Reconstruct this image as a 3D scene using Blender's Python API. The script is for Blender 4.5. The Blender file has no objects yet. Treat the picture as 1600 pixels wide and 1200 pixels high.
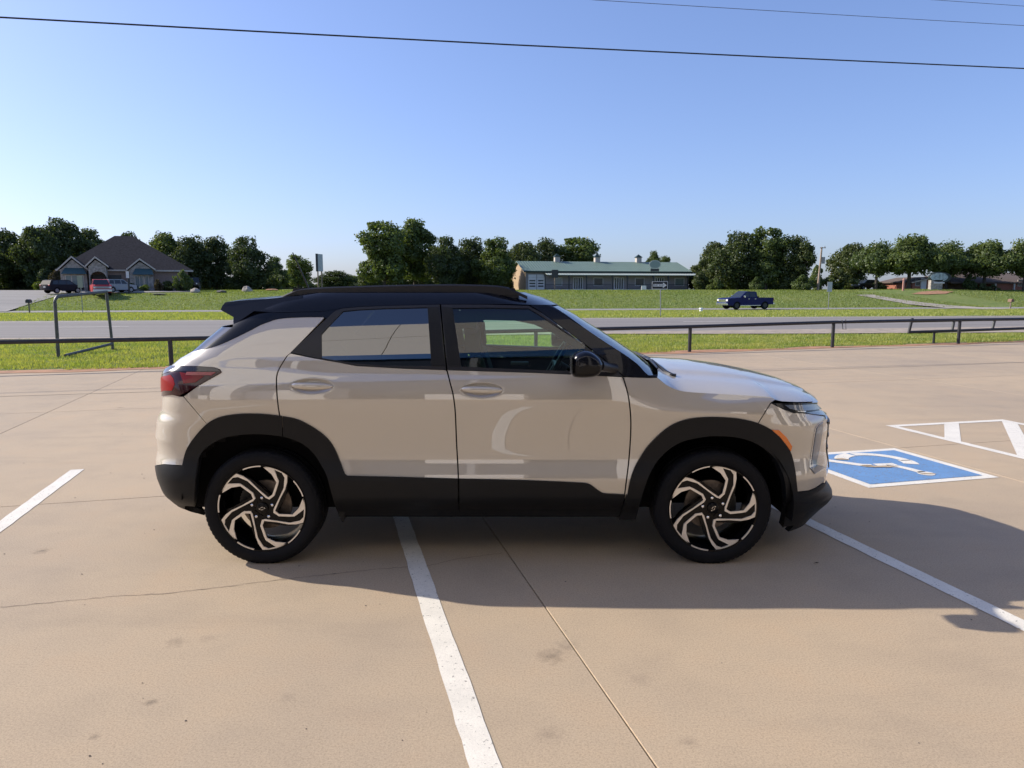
import bpy, bmesh, math, random
import numpy as np
from mathutils import Vector, Matrix
from mathutils.geometry import delaunay_2d_cdt

# ---------------------------------------------------------------- camera, sky, sun, exposure
SC = bpy.context.scene
COL = SC.collection
F_PX, PITCH, CAM_H = 1130.0, math.radians(7.55), 1.616
cam_data = bpy.data.cameras.new("camera")
cam_data.sensor_width = 36.0
cam_data.lens = 36.0 * F_PX / 1600.0
cam_data.clip_start = 0.05
cam_data.clip_end = 5000.0
cam = bpy.data.objects.new("camera", cam_data)
COL.objects.link(cam)
cam.location = (0.0, 0.0, CAM_H)
cam.rotation_euler = (math.radians(90) - PITCH, 0.0, 0.0)
SC.camera = cam

SUN_DIR = Vector((-1.575, 0.49, 1.0)).normalized()      # from the ground towards the sun
SUN_EL = math.asin(SUN_DIR.z)
SUN_AZ = math.atan2(SUN_DIR.x, SUN_DIR.y)
world = bpy.data.worlds.new("World")
SC.world = world
world.use_nodes = True
wn = world.node_tree
wn.nodes.clear()
w_out = wn.nodes.new("ShaderNodeOutputWorld")
w_bg = wn.nodes.new("ShaderNodeBackground")
w_sky = wn.nodes.new("ShaderNodeTexSky")
w_sky.sky_type = 'NISHITA'
w_sky.sun_disc = False
w_sky.sun_elevation = SUN_EL
w_sky.sun_rotation = SUN_AZ
w_sky.altitude = 350.0
w_sky.air_density = 1.0
w_sky.dust_density = 1.5
w_sky.ozone_density = 3.0
w_tint = wn.nodes.new("ShaderNodeMix")
w_tint.data_type = 'RGBA'
w_tint.blend_type = 'MULTIPLY'
w_tint.inputs[0].default_value = 1.0
w_tint.inputs[7].default_value = (0.965, 1.04, 1.38, 1.0)
w_gam = wn.nodes.new("ShaderNodeGamma")
w_gam.inputs[1].default_value = 0.8
wn.links.new(w_sky.outputs[0], w_gam.inputs[0])
wn.links.new(w_gam.outputs[0], w_tint.inputs[6])
wn.links.new(w_tint.outputs[2], w_bg.inputs[0])
w_bg.inputs[1].default_value = 0.14
wn.links.new(w_bg.outputs[0], w_out.inputs[0])

sun_data = bpy.data.lights.new("sun", 'SUN')
sun_data.energy = 4.7
sun_data.angle = math.radians(0.53)
sun_data.color = (1.0, 0.92, 0.80)
sun = bpy.data.objects.new("sun", sun_data)
COL.objects.link(sun)
sun.rotation_euler = SUN_DIR.to_track_quat('Z', 'Y').to_euler()

SC.view_settings.view_transform = 'Standard'
SC.view_settings.look = 'None'
SC.view_settings.exposure = 0.45
SC.view_settings.gamma = 1.0
SC.view_settings.use_curve_mapping = False
SC.render.film_transparent = False
try:
    SC.cycles.max_bounces = 8
    SC.cycles.transparent_max_bounces = 16
except Exception:
    pass

# ---------------------------------------------------------------- small helpers
CP, SP = math.cos(PITCH), math.sin(PITCH)


def ray(u, v):
    "direction in the world of a point measured in the photograph"
    x = (u - 800.0) / F_PX
    d = (v - 600.0) / F_PX
    return np.array([x, CP - d * SP, -SP - d * CP])


def at_depth(u, v, Y):
    r = ray(u, v)
    k = Y / r[1]
    return Vector((r[0] * k, Y, CAM_H + r[2] * k))


def project(p):
    x, y, z = p[0], p[1], p[2] - CAM_H
    zc = y * CP - z * SP
    dc = -y * SP - z * CP
    return 800 + F_PX * x / zc, 600 + F_PX * dc / zc


def tag(o, label=None, cat=None, group=None, kind=None):
    if label:
        o['label'] = label
    if cat:
        o['category'] = cat
    if group:
        o['group'] = group
    if kind:
        o['kind'] = kind
    return o


def link(o, parent=None):
    COL.objects.link(o)
    if parent is not None:
        o.parent = parent
    return o


def empty(name, loc=(0, 0, 0), rz=0.0, label=None, cat=None, group=None):
    o = bpy.data.objects.new(name, None)
    o.location = loc
    o.rotation_euler = (0, 0, rz)
    o.empty_display_size = 0.2
    COL.objects.link(o)
    return tag(o, label, cat, group)


def copy_tree(o, parent=None):
    c = o.copy()
    COL.objects.link(c)
    if parent is not None:
        c.parent = parent
    for ch in [q for q in o.children]:
        copy_tree(ch, c)
    return c


class MB:
    "collects geometry and links it as ONE mesh object"

    def __init__(self):
        self.v, self.f, self.m = [], [], []

    def add(self, verts, faces, mi=0):
        b = len(self.v)
        self.v += [tuple(p) for p in verts]
        self.f += [tuple(i + b for i in f) for f in faces]
        self.m += [mi] * len(faces)
        return self

    def box(self, c, s, rz=0.0, mi=0, bev=0.0):
        hx, hy, hz = s[0] / 2, s[1] / 2, s[2] / 2
        cz, sz = math.cos(rz), math.sin(rz)
        if bev <= 0:
            pts = [(x, y, z) for z in (-hz, hz) for (x, y) in ((-hx, -hy), (hx, -hy), (hx, hy), (-hx, hy))]
            fs = [(3, 2, 1, 0), (4, 5, 6, 7), (0, 1, 5, 4), (1, 2, 6, 5), (2, 3, 7, 6), (3, 0, 4, 7)]
        else:
            b = min(bev, hx * .49, hy * .49, hz * .49)
            pts = []
            for (z, i) in ((-hz, b), (-hz + b, 0), (hz - b, 0), (hz, b)):
                pts += [(x, y, z) for (x, y) in ((-hx + i, -hy + i), (hx - i, -hy + i), (hx - i, hy - i), (-hx + i, hy - i))]
            fs = [(3, 2, 1, 0), (12, 13, 14, 15)]
            for k in range(3):
                for j in range(4):
                    a, d = k * 4 + j, k * 4 + (j + 1) % 4
                    fs.append((a, d, d + 4, a + 4))
        self.add([(c[0] + x * cz - y * sz, c[1] + x * sz + y * cz, c[2] + z) for (x, y, z) in pts], fs, mi)
        return self

    def tube(self, pts, r, n=8, mi=0, caps=True):
        pts = [Vector(p) for p in pts]
        rs = r if isinstance(r, (list, tuple)) else [r] * len(pts)
        rings = []
        up = Vector((0, 0, 1))
        for i, p in enumerate(pts):
            d = (pts[min(i + 1, len(pts) - 1)] - pts[max(i - 1, 0)]).normalized()
            a = d.cross(up)
            if a.length < 1e-3:
                a = d.cross(Vector((1, 0, 0)))
            a.normalize()
            b = a.cross(d).normalized()
            rings.append([p + (a * math.cos(2 * math.pi * k / n) + b * math.sin(2 * math.pi * k / n)) * rs[i] for k in range(n)])
        vs = [q for ring in rings for q in ring]
        fs = []
        for i in range(len(pts) - 1):
            for k in range(n):
                a, b = i * n + k, i * n + (k + 1) % n
                fs.append((a, a + n, b + n, b))
        if caps:
            fs.append(tuple(range(n)))
            fs.append(tuple(len(vs) - 1 - k for k in range(n)))
        self.add(vs, fs, mi)
        return self

    def prism(self, poly, y0, y1, mi=0, axis='y'):
        "closed outline (a,b) pushed between y0 and y1 along an axis"
        n = len(poly)

        def P(a, b, y):
            return {'y': (a, y, b), 'x': (y, a, b), 'z': (a, b, y)}[axis]
        vs = [P(a, b, y0) for a, b in poly] + [P(a, b, y1) for a, b in poly]
        fs = [tuple(range(n)), tuple(2 * n - 1 - i for i in range(n))]
        for i in range(n):
            j = (i + 1) % n
            fs.append((i, i + n, j + n, j))
        self.add(vs, fs, mi)
        return self

    def mesh(self, name, mats, smooth=None):
        me = bpy.data.meshes.new(name)
        me.from_pydata(self.v, [], self.f)
        for m in (mats if isinstance(mats, (list, tuple)) else [mats]):
            me.materials.append(m)
        if any(self.m):
            me.polygons.foreach_set('material_index', self.m)
        bm = bmesh.new()
        bm.from_mesh(me)
        bmesh.ops.recalc_face_normals(bm, faces=bm.faces)
        bm.to_mesh(me)
        bm.free()
        if smooth is not None:
            shade_by_angle(me, smooth)
        me.update()
        return me

    def build(self, name, mats, parent=None, smooth=None):
        return link(bpy.data.objects.new(name, self.mesh(name, mats, smooth)), parent)


def shade_by_angle(me, deg):
    me.polygons.foreach_set('use_smooth', [True] * len(me.polygons))
    bm = bmesh.new()
    bm.from_mesh(me)
    lim = math.radians(deg)
    for e in bm.edges:
        if len(e.link_faces) == 2 and e.calc_face_angle(0.0) > lim:
            e.smooth = False
    bm.to_mesh(me)
    bm.free()


def fast_mesh(name, verts, faces_n, idx, mat, smooth=False, normals=None):
    "numpy mesh: all faces have faces_n corners"
    me = bpy.data.meshes.new(name)
    nv, nf = len(verts), len(idx) // faces_n
    me.vertices.add(nv)
    me.vertices.foreach_set('co', np.asarray(verts, dtype=np.float32).ravel())
    me.loops.add(nf * faces_n)
    me.loops.foreach_set('vertex_index', np.asarray(idx, dtype=np.int32))
    me.polygons.add(nf)
    me.polygons.foreach_set('loop_start', np.arange(nf, dtype=np.int32) * faces_n)
    me.polygons.foreach_set('use_smooth', [smooth] * nf)
    me.materials.append(mat)
    me.update(calc_edges=True)
    if normals is not None:
        me.normals_split_custom_set_from_vertices([tuple(n) for n in normals])
    return me


# ---------------------------------------------------------------- materials
MATS = {}


def nodes_of(name):
    m = bpy.data.materials.new(name)
    m.use_nodes = True
    nt = m.node_tree
    b = nt.nodes["Principled BSDF"]
    MATS[name] = m
    return m, nt, b


def N(nt, typ, **kw):
    n = nt.nodes.new(typ)
    for k, v in kw.items():
        setattr(n, k, v)
    return n


def noise(nt, scale, detail=4.0, rough=0.55, vec=None, dist=0.0):
    n = N(nt, "ShaderNodeTexNoise")
    n.inputs['Scale'].default_value = scale
    n.inputs['Detail'].default_value = detail
    n.inputs['Roughness'].default_value = rough
    n.inputs['Distortion'].default_value = dist
    if vec is not None:
        nt.links.new(vec, n.inputs['Vector'])
    return n.outputs['Fac']


def ramp(nt, fac, stops):
    r = N(nt, "ShaderNodeValToRGB")
    el = r.color_ramp.elements
    while len(el) < len(stops):
        el.new(0.5)
    for e, (p, c) in zip(el, stops):
        e.position = p
        e.color = (c[0], c[1], c[2], 1.0) if len(c) == 3 else c
    nt.links.new(fac, r.inputs[0])
    return r.outputs[0]


def mix(nt, fac, a, b, mode='MIX'):
    m = N(nt, "ShaderNodeMix", data_type='RGBA', blend_type=mode)
    for sock, val in ((m.inputs[0], fac), (m.inputs[6], a), (m.inputs[7], b)):
        if isinstance(val, (int, float)):
            sock.default_value = val
        elif isinstance(val, (tuple, list)):
            sock.default_value = (val[0], val[1], val[2], 1.0)
        else:
            nt.links.new(val, sock)
    return m.outputs[2]


def position(nt):
    return N(nt, "ShaderNodeNewGeometry").outputs['Position']


def bump(nt, b, height, strength, dist=0.01):
    n = N(nt, "ShaderNodeBump")
    n.inputs['Strength'].default_value = strength
    n.inputs['Distance'].default_value = dist
    nt.links.new(height, n.inputs['Height'])
    nt.links.new(n.outputs[0], b.inputs['Normal'])


def mat(name, col, rough=0.6, metal=0.0, coat=0.0, spec=0.5, var=0.0, vscale=8.0, bmp=0.0, bscale=60.0, coat_rough=0.02, ior=1.5):
    if name in MATS:
        return MATS[name]
    m, nt, b = nodes_of(name)
    b.inputs['Base Color'].default_value = (*col, 1)
    b.inputs['Roughness'].default_value = rough
    b.inputs['Metallic'].default_value = metal
    b.inputs['Coat Weight'].default_value = coat
    b.inputs['Coat Roughness'].default_value = coat_rough
    b.inputs['Specular IOR Level'].default_value = spec
    b.inputs['IOR'].default_value = ior
    tc = N(nt, "ShaderNodeTexCoord").outputs['Object']
    if var > 0:
        f = noise(nt, vscale, 5, 0.6, tc)
        c = ramp(nt, f, [(0.3, tuple(x * (1 - var) for x in col)), (0.7, tuple(min(1, x * (1 + var)) for x in col))])
        nt.links.new(c, b.inputs['Base Color'])
    if bmp > 0:
        bump(nt, b, noise(nt, bscale, 3, 0.6, tc), bmp)
    return m


def glass_mat(name, tint, ior=1.6, alpha_tint=None):
    "thin window pane: tinted see-through with a mirror coat by angle"
    m = bpy.data.materials.new(name)
    m.use_nodes = True
    nt = m.node_tree
    nt.nodes.clear()
    out = N(nt, "ShaderNodeOutputMaterial")
    tr = N(nt, "ShaderNodeBsdfTransparent")
    tr.inputs[0].default_value = (*tint, 1)
    gl = N(nt, "ShaderNodeBsdfGlossy")
    gl.inputs[0].default_value = (1, 1, 1, 1)
    gl.inputs['Roughness'].default_value = 0.003
    fr = N(nt, "ShaderNodeFresnel")
    fr.inputs[0].default_value = ior
    mx = N(nt, "ShaderNodeMixShader")
    nt.links.new(fr.outputs[0], mx.inputs[0])
    nt.links.new(tr.outputs[0], mx.inputs[1])
    nt.links.new(gl.outputs[0], mx.inputs[2])
    nt.links.new(mx.outputs[0], out.inputs[0])
    MATS[name] = m
    return m


def mat_concrete():
    m, nt, b = nodes_of("concrete")
    P = position(nt)
    big = noise(nt, 0.35, 4, 0.6, P)
    mid = noise(nt, 2.2, 5, 0.62, P)
    fine = noise(nt, 120.0, 3, 0.8, P)
    grit = noise(nt, 330.0, 2, 0.8, P)
    base = ramp(nt, big, [(0.3, (0.368, 0.296, 0.219)), (0.5, (0.415, 0.328, 0.231)), (0.72, (0.450, 0.352, 0.243))])
    st = ramp(nt, mid, [(0.25, (0.90, 0.905, 0.92)), (0.5, (1, 1, 1)), (0.75, (1.035, 1.0, 0.97))])
    c = mix(nt, 1.0, base, st, 'MULTIPLY')
    sp = ramp(nt, fine, [(0.30, (0.62, 0.60, 0.58)), (0.5, (1, 1, 1)), (0.72, (1.22, 1.2, 1.16))])
    c = mix(nt, 0.8, c, sp, 'MULTIPLY')
    g = ramp(nt, grit, [(0.28, (0.7, 0.68, 0.66)), (0.45, (1, 1, 1)), (0.75, (1.25, 1.22, 1.18))])
    c = mix(nt, 0.7, c, g, 'MULTIPLY')
    # tyre traffic smudges, drawn out along the lanes
    mp = N(nt, "ShaderNodeMapping")
    mp.inputs['Rotation'].default_value = (0, 0, math.radians(-14.5))
    mp.inputs['Scale'].default_value = (0.35, 1.7, 1)
    nt.links.new(P, mp.inputs['Vector'])
    sm = noise(nt, 1.0, 5, 0.65, mp.outputs[0], 0.4)
    smr = ramp(nt, sm, [(0.52, (1, 1, 1)), (0.72, (0.86, 0.87, 0.895))])
    c = mix(nt, 0.8, c, smr, 'MULTIPLY')
    # a few small dark spots
    vo = N(nt, "ShaderNodeTexVoronoi")
    vo.inputs['Scale'].default_value = 0.8
    nt.links.new(P, vo.inputs['Vector'])
    sr = ramp(nt, vo.outputs['Distance'], [(0.012, (0.55, 0.53, 0.52)), (0.05, (1, 1, 1))])
    c = mix(nt, 0.8, c, sr, 'MULTIPLY')
    # individual oil marks and scuffs
    wob = N(nt, "ShaderNodeTexNoise")
    wob.inputs['Scale'].default_value = 28.0
    wob.inputs['Detail'].default_value = 4.0
    nt.links.new(P, wob.inputs['Vector'])
    for (sx, sy, sr, sd) in [(-2.917, 4.309, 0.045, 0.5), (-1.422, 2.654, 0.022, 0.55), (-1.517, 2.434, 0.018, 0.6), (-1.548, 3.147, 0.045, 0.7), (-1.414, 3.178, 0.035, 0.8), (0.176, 3.019, 0.06, 0.62), (0.248, 3.105, 0.05, 0.75), (0.135, 2.449, 0.05, 0.8), (0.533, 2.823, 0.05, 0.85), (0.632, 2.404, 0.03, 0.75), (-0.892, 2.69, 0.03, 0.85)]:
        dv = N(nt, "ShaderNodeVectorMath", operation='DISTANCE')
        nt.links.new(P, dv.inputs[0])
        dv.inputs[1].default_value = (sx, sy, 0)
        ad = N(nt, "ShaderNodeMath", operation='MULTIPLY_ADD')
        nt.links.new(wob.outputs['Fac'], ad.inputs[0])
        ad.inputs[1].default_value = sr * 2.4
        nt.links.new(dv.outputs['Value'], ad.inputs[2])
        sp_ = ramp(nt, ad.outputs[0], [(sr * 1.0, (sd, sd, sd * 1.02)), (min(0.99, sr * 2.5), (1, 1, 1))])
        c = mix(nt, 1.0, c, sp_, 'MULTIPLY')
    rnd = N(nt, "ShaderNodeObjectInfo").outputs['Random']
    rr = ramp(nt, rnd, [(0, (0.95, 0.955, 0.97)), (1, (1.04, 1.03, 1.02))])
    c = mix(nt, 1.0, c, rr, 'MULTIPLY')
    nt.links.new(c, b.inputs['Base Color'])
    b.inputs['Roughness'].default_value = 0.86
    b.inputs['Specular IOR Level'].default_value = 0.3
    bump(nt, b, grit, 0.30, 0.003)
    return m


def mat_paint_line(name, col, wear=0.62):
    m, nt, b = nodes_of(name)
    P = position(nt)
    f1 = noise(nt, 55.0, 4, 0.7, P)
    f2 = noise(nt, 5.0, 4, 0.6, P)
    c = mix(nt, ramp(nt, f2, [(0.35, (0, 0, 0)), (0.7, (1, 1, 1))]), col, tuple(x * 0.86 for x in col))
    ch = ramp(nt, f1, [(wear, (0, 0, 0)), (wear + 0.05, (1, 1, 1))])
    c = mix(nt, ch, c, (0.17, 0.155, 0.14))
    c = mix(nt, 0.7, c, ramp(nt, noise(nt, 200, 2, 0.7, P), [(0.3, (0.8, 0.8, 0.8)), (0.6, (1.05, 1.05, 1.05))]), 'MULTIPLY')
    nt.links.new(c, b.inputs['Base Color'])
    b.inputs['Roughness'].default_value = 0.75
    bump(nt, b, f1, 0.2, 0.003)
    return m


def mat_grass(name, c1, c2, c3, scale=1.0):
    m, nt, b = nodes_of(name)
    P = position(nt)
    big = noise(nt, 0.12 * scale, 4, 0.6, P)
    mid = noise(nt, 1.3 * scale, 5, 0.7, P)
    fine = noise(nt, 9.0 * scale, 4, 0.8, P)
    c = mix(nt, ramp(nt, big, [(0.35, (0, 0, 0)), (0.65, (1, 1, 1))]), c1, c2)
    c = mix(nt, ramp(nt, mid, [(0.5, (0, 0, 0)), (0.75, (1, 1, 1))]), c, c3)
    sp = ramp(nt, fine, [(0.3, (0.72, 0.76, 0.70)), (0.5, (1, 1, 1)), (0.75, (1.2, 1.17, 1.1))])
    c = mix(nt, 0.9, c, sp, 'MULTIPLY')
    nt.links.new(c, b.inputs['Base Color'])
    b.inputs['Roughness'].default_value = 0.95
    b.inputs['Specular IOR Level'].default_value = 0.1
    bump(nt, b, fine, 0.8, 0.15)
    return m


def mat_leaf(name, c1, c2, trans=0.35, scale=0.5):
    m = bpy.data.materials.new(name)
    m.use_nodes = True
    nt = m.node_tree
    nt.nodes.clear()
    out = N(nt, "ShaderNodeOutputMaterial")
    tc = N(nt, "ShaderNodeTexCoord").outputs['Object']
    f = noise(nt, scale, 3, 0.7, tc)
    f2 = noise(nt, scale * 9, 2, 0.7, tc)
    c = mix(nt, ramp(nt, f, [(0.35, (0, 0, 0)), (0.65, (1, 1, 1))]), c1, c2)
    c = mix(nt, 0.8, c, ramp(nt, f2, [(0.3, (0.6, 0.65, 0.6)), (0.7, (1.3, 1.25, 1.1))]), 'MULTIPLY')
    rnd = N(nt, "ShaderNodeObjectInfo").outputs['Random']
    c = mix(nt, 1.0, c, ramp(nt, rnd, [(0, (0.82, 0.86, 0.9)), (1, (1.15, 1.1, 0.95))]), 'MULTIPLY')
    d = N(nt, "ShaderNodeBsdfDiffuse")
    t = N(nt, "ShaderNodeBsdfTranslucent")
    g = N(nt, "ShaderNodeBsdfGlossy")
    g.inputs['Roughness'].default_value = 0.45
    g.inputs[0].default_value = (0.5, 0.5, 0.5, 1)
    nt.links.new(c, d.inputs[0])
    tcol = mix(nt, 1.0, c, (1.3, 1.35, 0.5), 'MULTIPLY')
    nt.links.new(tcol, t.inputs[0])
    mx = N(nt, "ShaderNodeMixShader")
    mx.inputs[0].default_value = trans
    nt.links.new(d.outputs[0], mx.inputs[1])
    nt.links.new(t.outputs[0], mx.inputs[2])
    m2 = N(nt, "ShaderNodeMixShader")
    m2.inputs[0].default_value = 0.04
    nt.links.new(mx.outputs[0], m2.inputs[1])
    nt.links.new(g.outputs[0], m2.inputs[2])
    nt.links.new(m2.outputs[0], out.inputs[0])
    MATS[name] = m
    return m


CONCRETE = mat_concrete()
LINE_WHITE = mat_paint_line("line_paint", (0.74, 0.70, 0.62))
LINE_BLUE = mat_paint_line("blue_paint", (0.13, 0.27, 0.50), 0.58)
JOINT = mat("joint_filler", (0.11, 0.09, 0.072), 0.95)
GRASS = mat_grass("lawn_grass", (0.20, 0.245, 0.075), (0.165, 0.22, 0.066), (0.29, 0.285, 0.12))
SOIL = mat("red_soil", (0.36, 0.185, 0.10), 0.95, var=0.3, vscale=3.0, bmp=0.4, bscale=20)


def mat_asphalt(name, a, bcol):
    m, nt, b = nodes_of(name)
    P = position(nt)
    mp = N(nt, "ShaderNodeMapping")
    mp.inputs['Rotation'].default_value = (0, 0, math.radians(-7.5))
    mp.inputs['Scale'].default_value = (0.02, 0.9, 1)
    nt.links.new(P, mp.inputs['Vector'])
    lane = noise(nt, 1.0, 3, 0.6, mp.outputs[0])
    c = mix(nt, ramp(nt, lane, [(0.35, (0, 0, 0)), (0.65, (1, 1, 1))]), a, bcol)
    sp = ramp(nt, noise(nt, 40, 3, 0.8, P), [(0.3, (0.75, 0.75, 0.75)), (0.7, (1.2, 1.2, 1.2))])
    c = mix(nt, 0.8, c, sp, 'MULTIPLY')
    nt.links.new(c, b.inputs['Base Color'])
    b.inputs['Roughness'].default_value = 0.9
    b.inputs['Specular IOR Level'].default_value = 0.3
    return m


ASPHALT = mat_asphalt("asphalt", (0.20, 0.182, 0.168), (0.25, 0.23, 0.21))
ASPHALT_LIGHT = mat_asphalt("pale_asphalt", (0.24, 0.228, 0.21), (0.29, 0.272, 0.25))
PATH = mat("pale_path", (0.34, 0.30, 0.25), 0.9, var=0.2, vscale=0.6)
GRAVEL = mat("gravel_shoulder", (0.33, 0.27, 0.21), 0.95, var=0.3, vscale=2.5, bmp=0.5, bscale=12)
# ---------------------------------------------------------------- the parked SUV: body surface
CAR_X, CAR_Y = -0.142, 4.95            # middle of the wheelbase, centre line
WB = 2.640
WX = (-1.4625, 1.1778)                  # rear, front axle in the world
WHEEL_R, HUB_Z = 0.345, 0.338


def spline(xs, ys):
    "natural cubic through points, returned as a dense table"
    xs, ys = np.asarray(xs, float), np.asarray(ys, float)
    n = len(xs)
    h = np.diff(xs)
    A = np.eye(n)
    r = np.zeros(n)
    for i in range(1, n - 1):
        A[i, i - 1], A[i, i], A[i, i + 1] = h[i - 1], 2 * (h[i - 1] + h[i]), h[i]
        r[i] = 3 * ((ys[i + 1] - ys[i]) / h[i] - (ys[i] - ys[i - 1]) / h[i - 1])
    c = np.linalg.solve(A, r)
    X = np.linspace(xs[0], xs[-1], 1500)
    k = np.clip(np.searchsorted(xs, X) - 1, 0, n - 2)
    d = X - xs[k]
    b = (ys[k + 1] - ys[k]) / h[k] - h[k] * (2 * c[k] + c[k + 1]) / 3
    dd = (c[k + 1] - c[k]) / (3 * h[k])
    return X, ys[k] + b * d + c[k] * d * d + dd * d ** 3


def smooth_table(pts, sig=0.006, step=0.001):
    pts = sorted(pts)
    xs = [p[0] for p in pts]
    ys = [p[1] for p in pts]
    X = np.arange(xs[0] - 0.1, xs[-1] + 0.1, step)
    Y = np.interp(X, xs, ys)
    k = np.arange(-40, 41) * step
    g = np.exp(-0.5 * (k / sig) ** 2)
    g /= g.sum()
    Yp = np.concatenate([np.full(40, Y[0]), Y, np.full(40, Y[-1])])
    return X, np.convolve(Yp, g, 'valid')


def sstep(a, b, x):
    t = np.clip((x - a) / (b - a), 0, 1)
    return t * t * (3 - 2 * t)


W_TAB = spline([.15, .26, .33, .365, .40, .46, .51, .56, .62, .70, .80, .90, .98, 1.03, 1.08, 1.13, 1.20, 1.30, 1.40, 1.48, 1.53, 1.57, 1.60],
               [.755, .785, .812, .848, .873, .884, .890, .884, .871, .871, .881, .893, .900, .898, .888, .870, .849, .813, .770, .728, .694, .655, .612])
DENTS = []


def w_side(x, z):
    w = np.interp(z, W_TAB[0], W_TAB[1])
    # fender tops lean in towards the hood, tail leans in towards the glass
    w = w - 0.055 * sstep(0.55, 1.25, x) * sstep(0.90, 1.06, z)
    w = w + 0.012 * sstep(-0.95, -1.6, x) * sstep(0.7, 0.95, z) * sstep(1.2, 1.0, z)
    for (cx, cz, rx, rz, d) in DENTS:
        q = ((x - cx) / rx) ** 2 + ((z - cz) / rz) ** 2
        w = w - d * sstep(1.0, 0.35, q)
    return w


class Surf:
    "half outline in plan at every height: rear corner, side, front corner"

    def __init__(s, front, rear, af, ar, nf, nr):
        s.af, s.ar, s.nf, s.nr = af, ar, nf, nr
        s.F = s.fit(front, +1)
        s.R = s.fit(rear, -1)

    def fit(s, tab, sign):
        a, n = (s.af, s.nf) if sign > 0 else (s.ar, s.nr)
        th = np.linspace(0, math.pi / 2, 120)
        out = []
        for (u, v) in tab:
            Ys = 4.5
            for it in range(4):
                z = at_depth(u, v, Ys)[2]
                nn = n if sign > 0 else float(s.nrz(z))
                cx = a * (np.cos(th) ** (2 / nn) - 1)
                cy = np.sin(th) ** (2 / nn)
                lo, hi = 0.0, 3.0
                w = float(np.interp(z, W_TAB[0], W_TAB[1]))
                for k in range(40):
                    xm = (lo + hi) / 2
                    xs = sign * (xm + cx)
                    ys = CAR_Y - w * cy
                    zc = ys * CP - (z - CAM_H) * SP
                    us = sign * F_PX * xs / zc
                    j = int(np.argmax(us))
                    if us[j] < sign * (u - 800):
                        lo = xm
                    else:
                        hi = xm
                Ys = float(ys[j])
            out.append((float(z), sign * xm))
        return smooth_table(out)

    def nrz(s, z):
        return s.nr + 2.2 * sstep(1.0, 1.22, np.asarray(z, float))

    def xf(s, z):
        return np.interp(z, s.F[0], s.F[1])

    def xr(s, z):
        return np.interp(z, s.R[0], s.R[1])

    def W(s, x, z):
        xfs, xrs = s.xf(z) - s.af, s.xr(z) + s.ar
        d1 = np.clip((x - xfs) / s.af, 0, 1.0)
        d2 = np.clip((xrs - x) / s.ar, 0, 1.0)
        f = (1 - d1 ** s.nf) ** (1 / s.nf) * (1 - d2 ** s.nrz(z)) ** (1 / s.nrz(z))
        return w_side(x, z) * f

    def hit(s, u, v):
        "first point of the surface on the line of sight of a traced point -> (T, z)"
        r = ray(u, v)
        Y = np.linspace(3.9, 4.95, 900)
        x = r[0] / r[1] * Y
        z = CAM_H + r[2] / r[1] * Y
        g = s.W(x, z) - (CAR_Y - Y)
        g = np.where((x > s.xf(z)) | (x < s.xr(z)), -1.0, g)
        ok = np.nonzero(g >= 0)[0]
        if len(ok) and ok[0] > 0 and g[ok[0] - 1] > -0.9:
            i = ok[0]
            t = g[i - 1] / (g[i - 1] - g[i])
            Yh = Y[i - 1] + t * (Y[i] - Y[i - 1])
        elif len(ok):
            Yh = Y[ok[0]]
        else:
            # grazing miss: nearest approach
            dx = np.maximum(np.maximum(x - s.xf(z), s.xr(z) - x), 0)
            g2 = np.abs(s.W(np.clip(x, s.xr(z) + 1e-3, s.xf(z) - 1e-3), z) - (CAR_Y - Y)) + 3 * dx
            Yh = Y[int(np.argmin(g2))]
        xh = float(r[0] / r[1] * Yh)
        zh = float(CAM_H + r[2] / r[1] * Yh)
        return s.T_of(xh, CAR_Y - Yh, zh), zh

    # T: 0..0.9 rear corner, 0.9..3.8 side, 3.8..4.9 front corner
    def T_of(s, x, y, z):
        xfs, xrs = float(s.xf(z)) - s.af, float(s.xr(z)) + s.ar
        w = max(1e-4, float(w_side(x, z)))
        yy = min(1.0, max(0.0, y / w))
        if x < xrs:
            d = min(1.0, (xrs - x) / s.ar)
            nr = float(s.nrz(z))
            if d < 0.8:
                th = math.acos(d ** (nr / 2))
            else:
                th = math.asin(yy ** (nr / 2))
            return 0.9 * th / (math.pi / 2)
        if x > xfs:
            d = min(1.0, (x - xfs) / s.af)
            if d < 0.8:
                th = math.asin(d ** (s.nf / 2))
            else:
                th = math.acos(yy ** (s.nf / 2))
            return 3.8 + 1.1 * th / (math.pi / 2)
        return 0.9 + 2.9 * (x - xrs) / (xfs - xrs)

    def P(s, T, z):
        T, z = np.asarray(T, float), np.asarray(z, float)
        xfs, xrs = s.xf(z) - s.af, s.xr(z) + s.ar
        t1 = np.clip(T / 0.9, 0, 1) * math.pi / 2
        t2 = np.clip((T - 0.9) / 2.9, 0, 1)
        t3 = np.clip((T - 3.8) / 1.1, 0, 1) * math.pi / 2
        x = np.where(T < 0.9, xrs - s.ar * np.cos(t1) ** (2 / s.nrz(z)),
                     np.where(T > 3.8, xfs + s.af * np.sin(t3) ** (2 / s.nf), xrs + t2 * (xfs - xrs)))
        y = np.where(T < 0.9, np.sin(t1) ** (2 / s.nrz(z)), np.where(T > 3.8, np.abs(np.cos(t3)) ** (2 / s.nf), 1.0)) * w_side(x, z)
        y = np.where((T <= 1e-6) | (T >= 4.9 - 1e-6), 0.0, y)
        return np.stack([x, y, z], -1)

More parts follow.
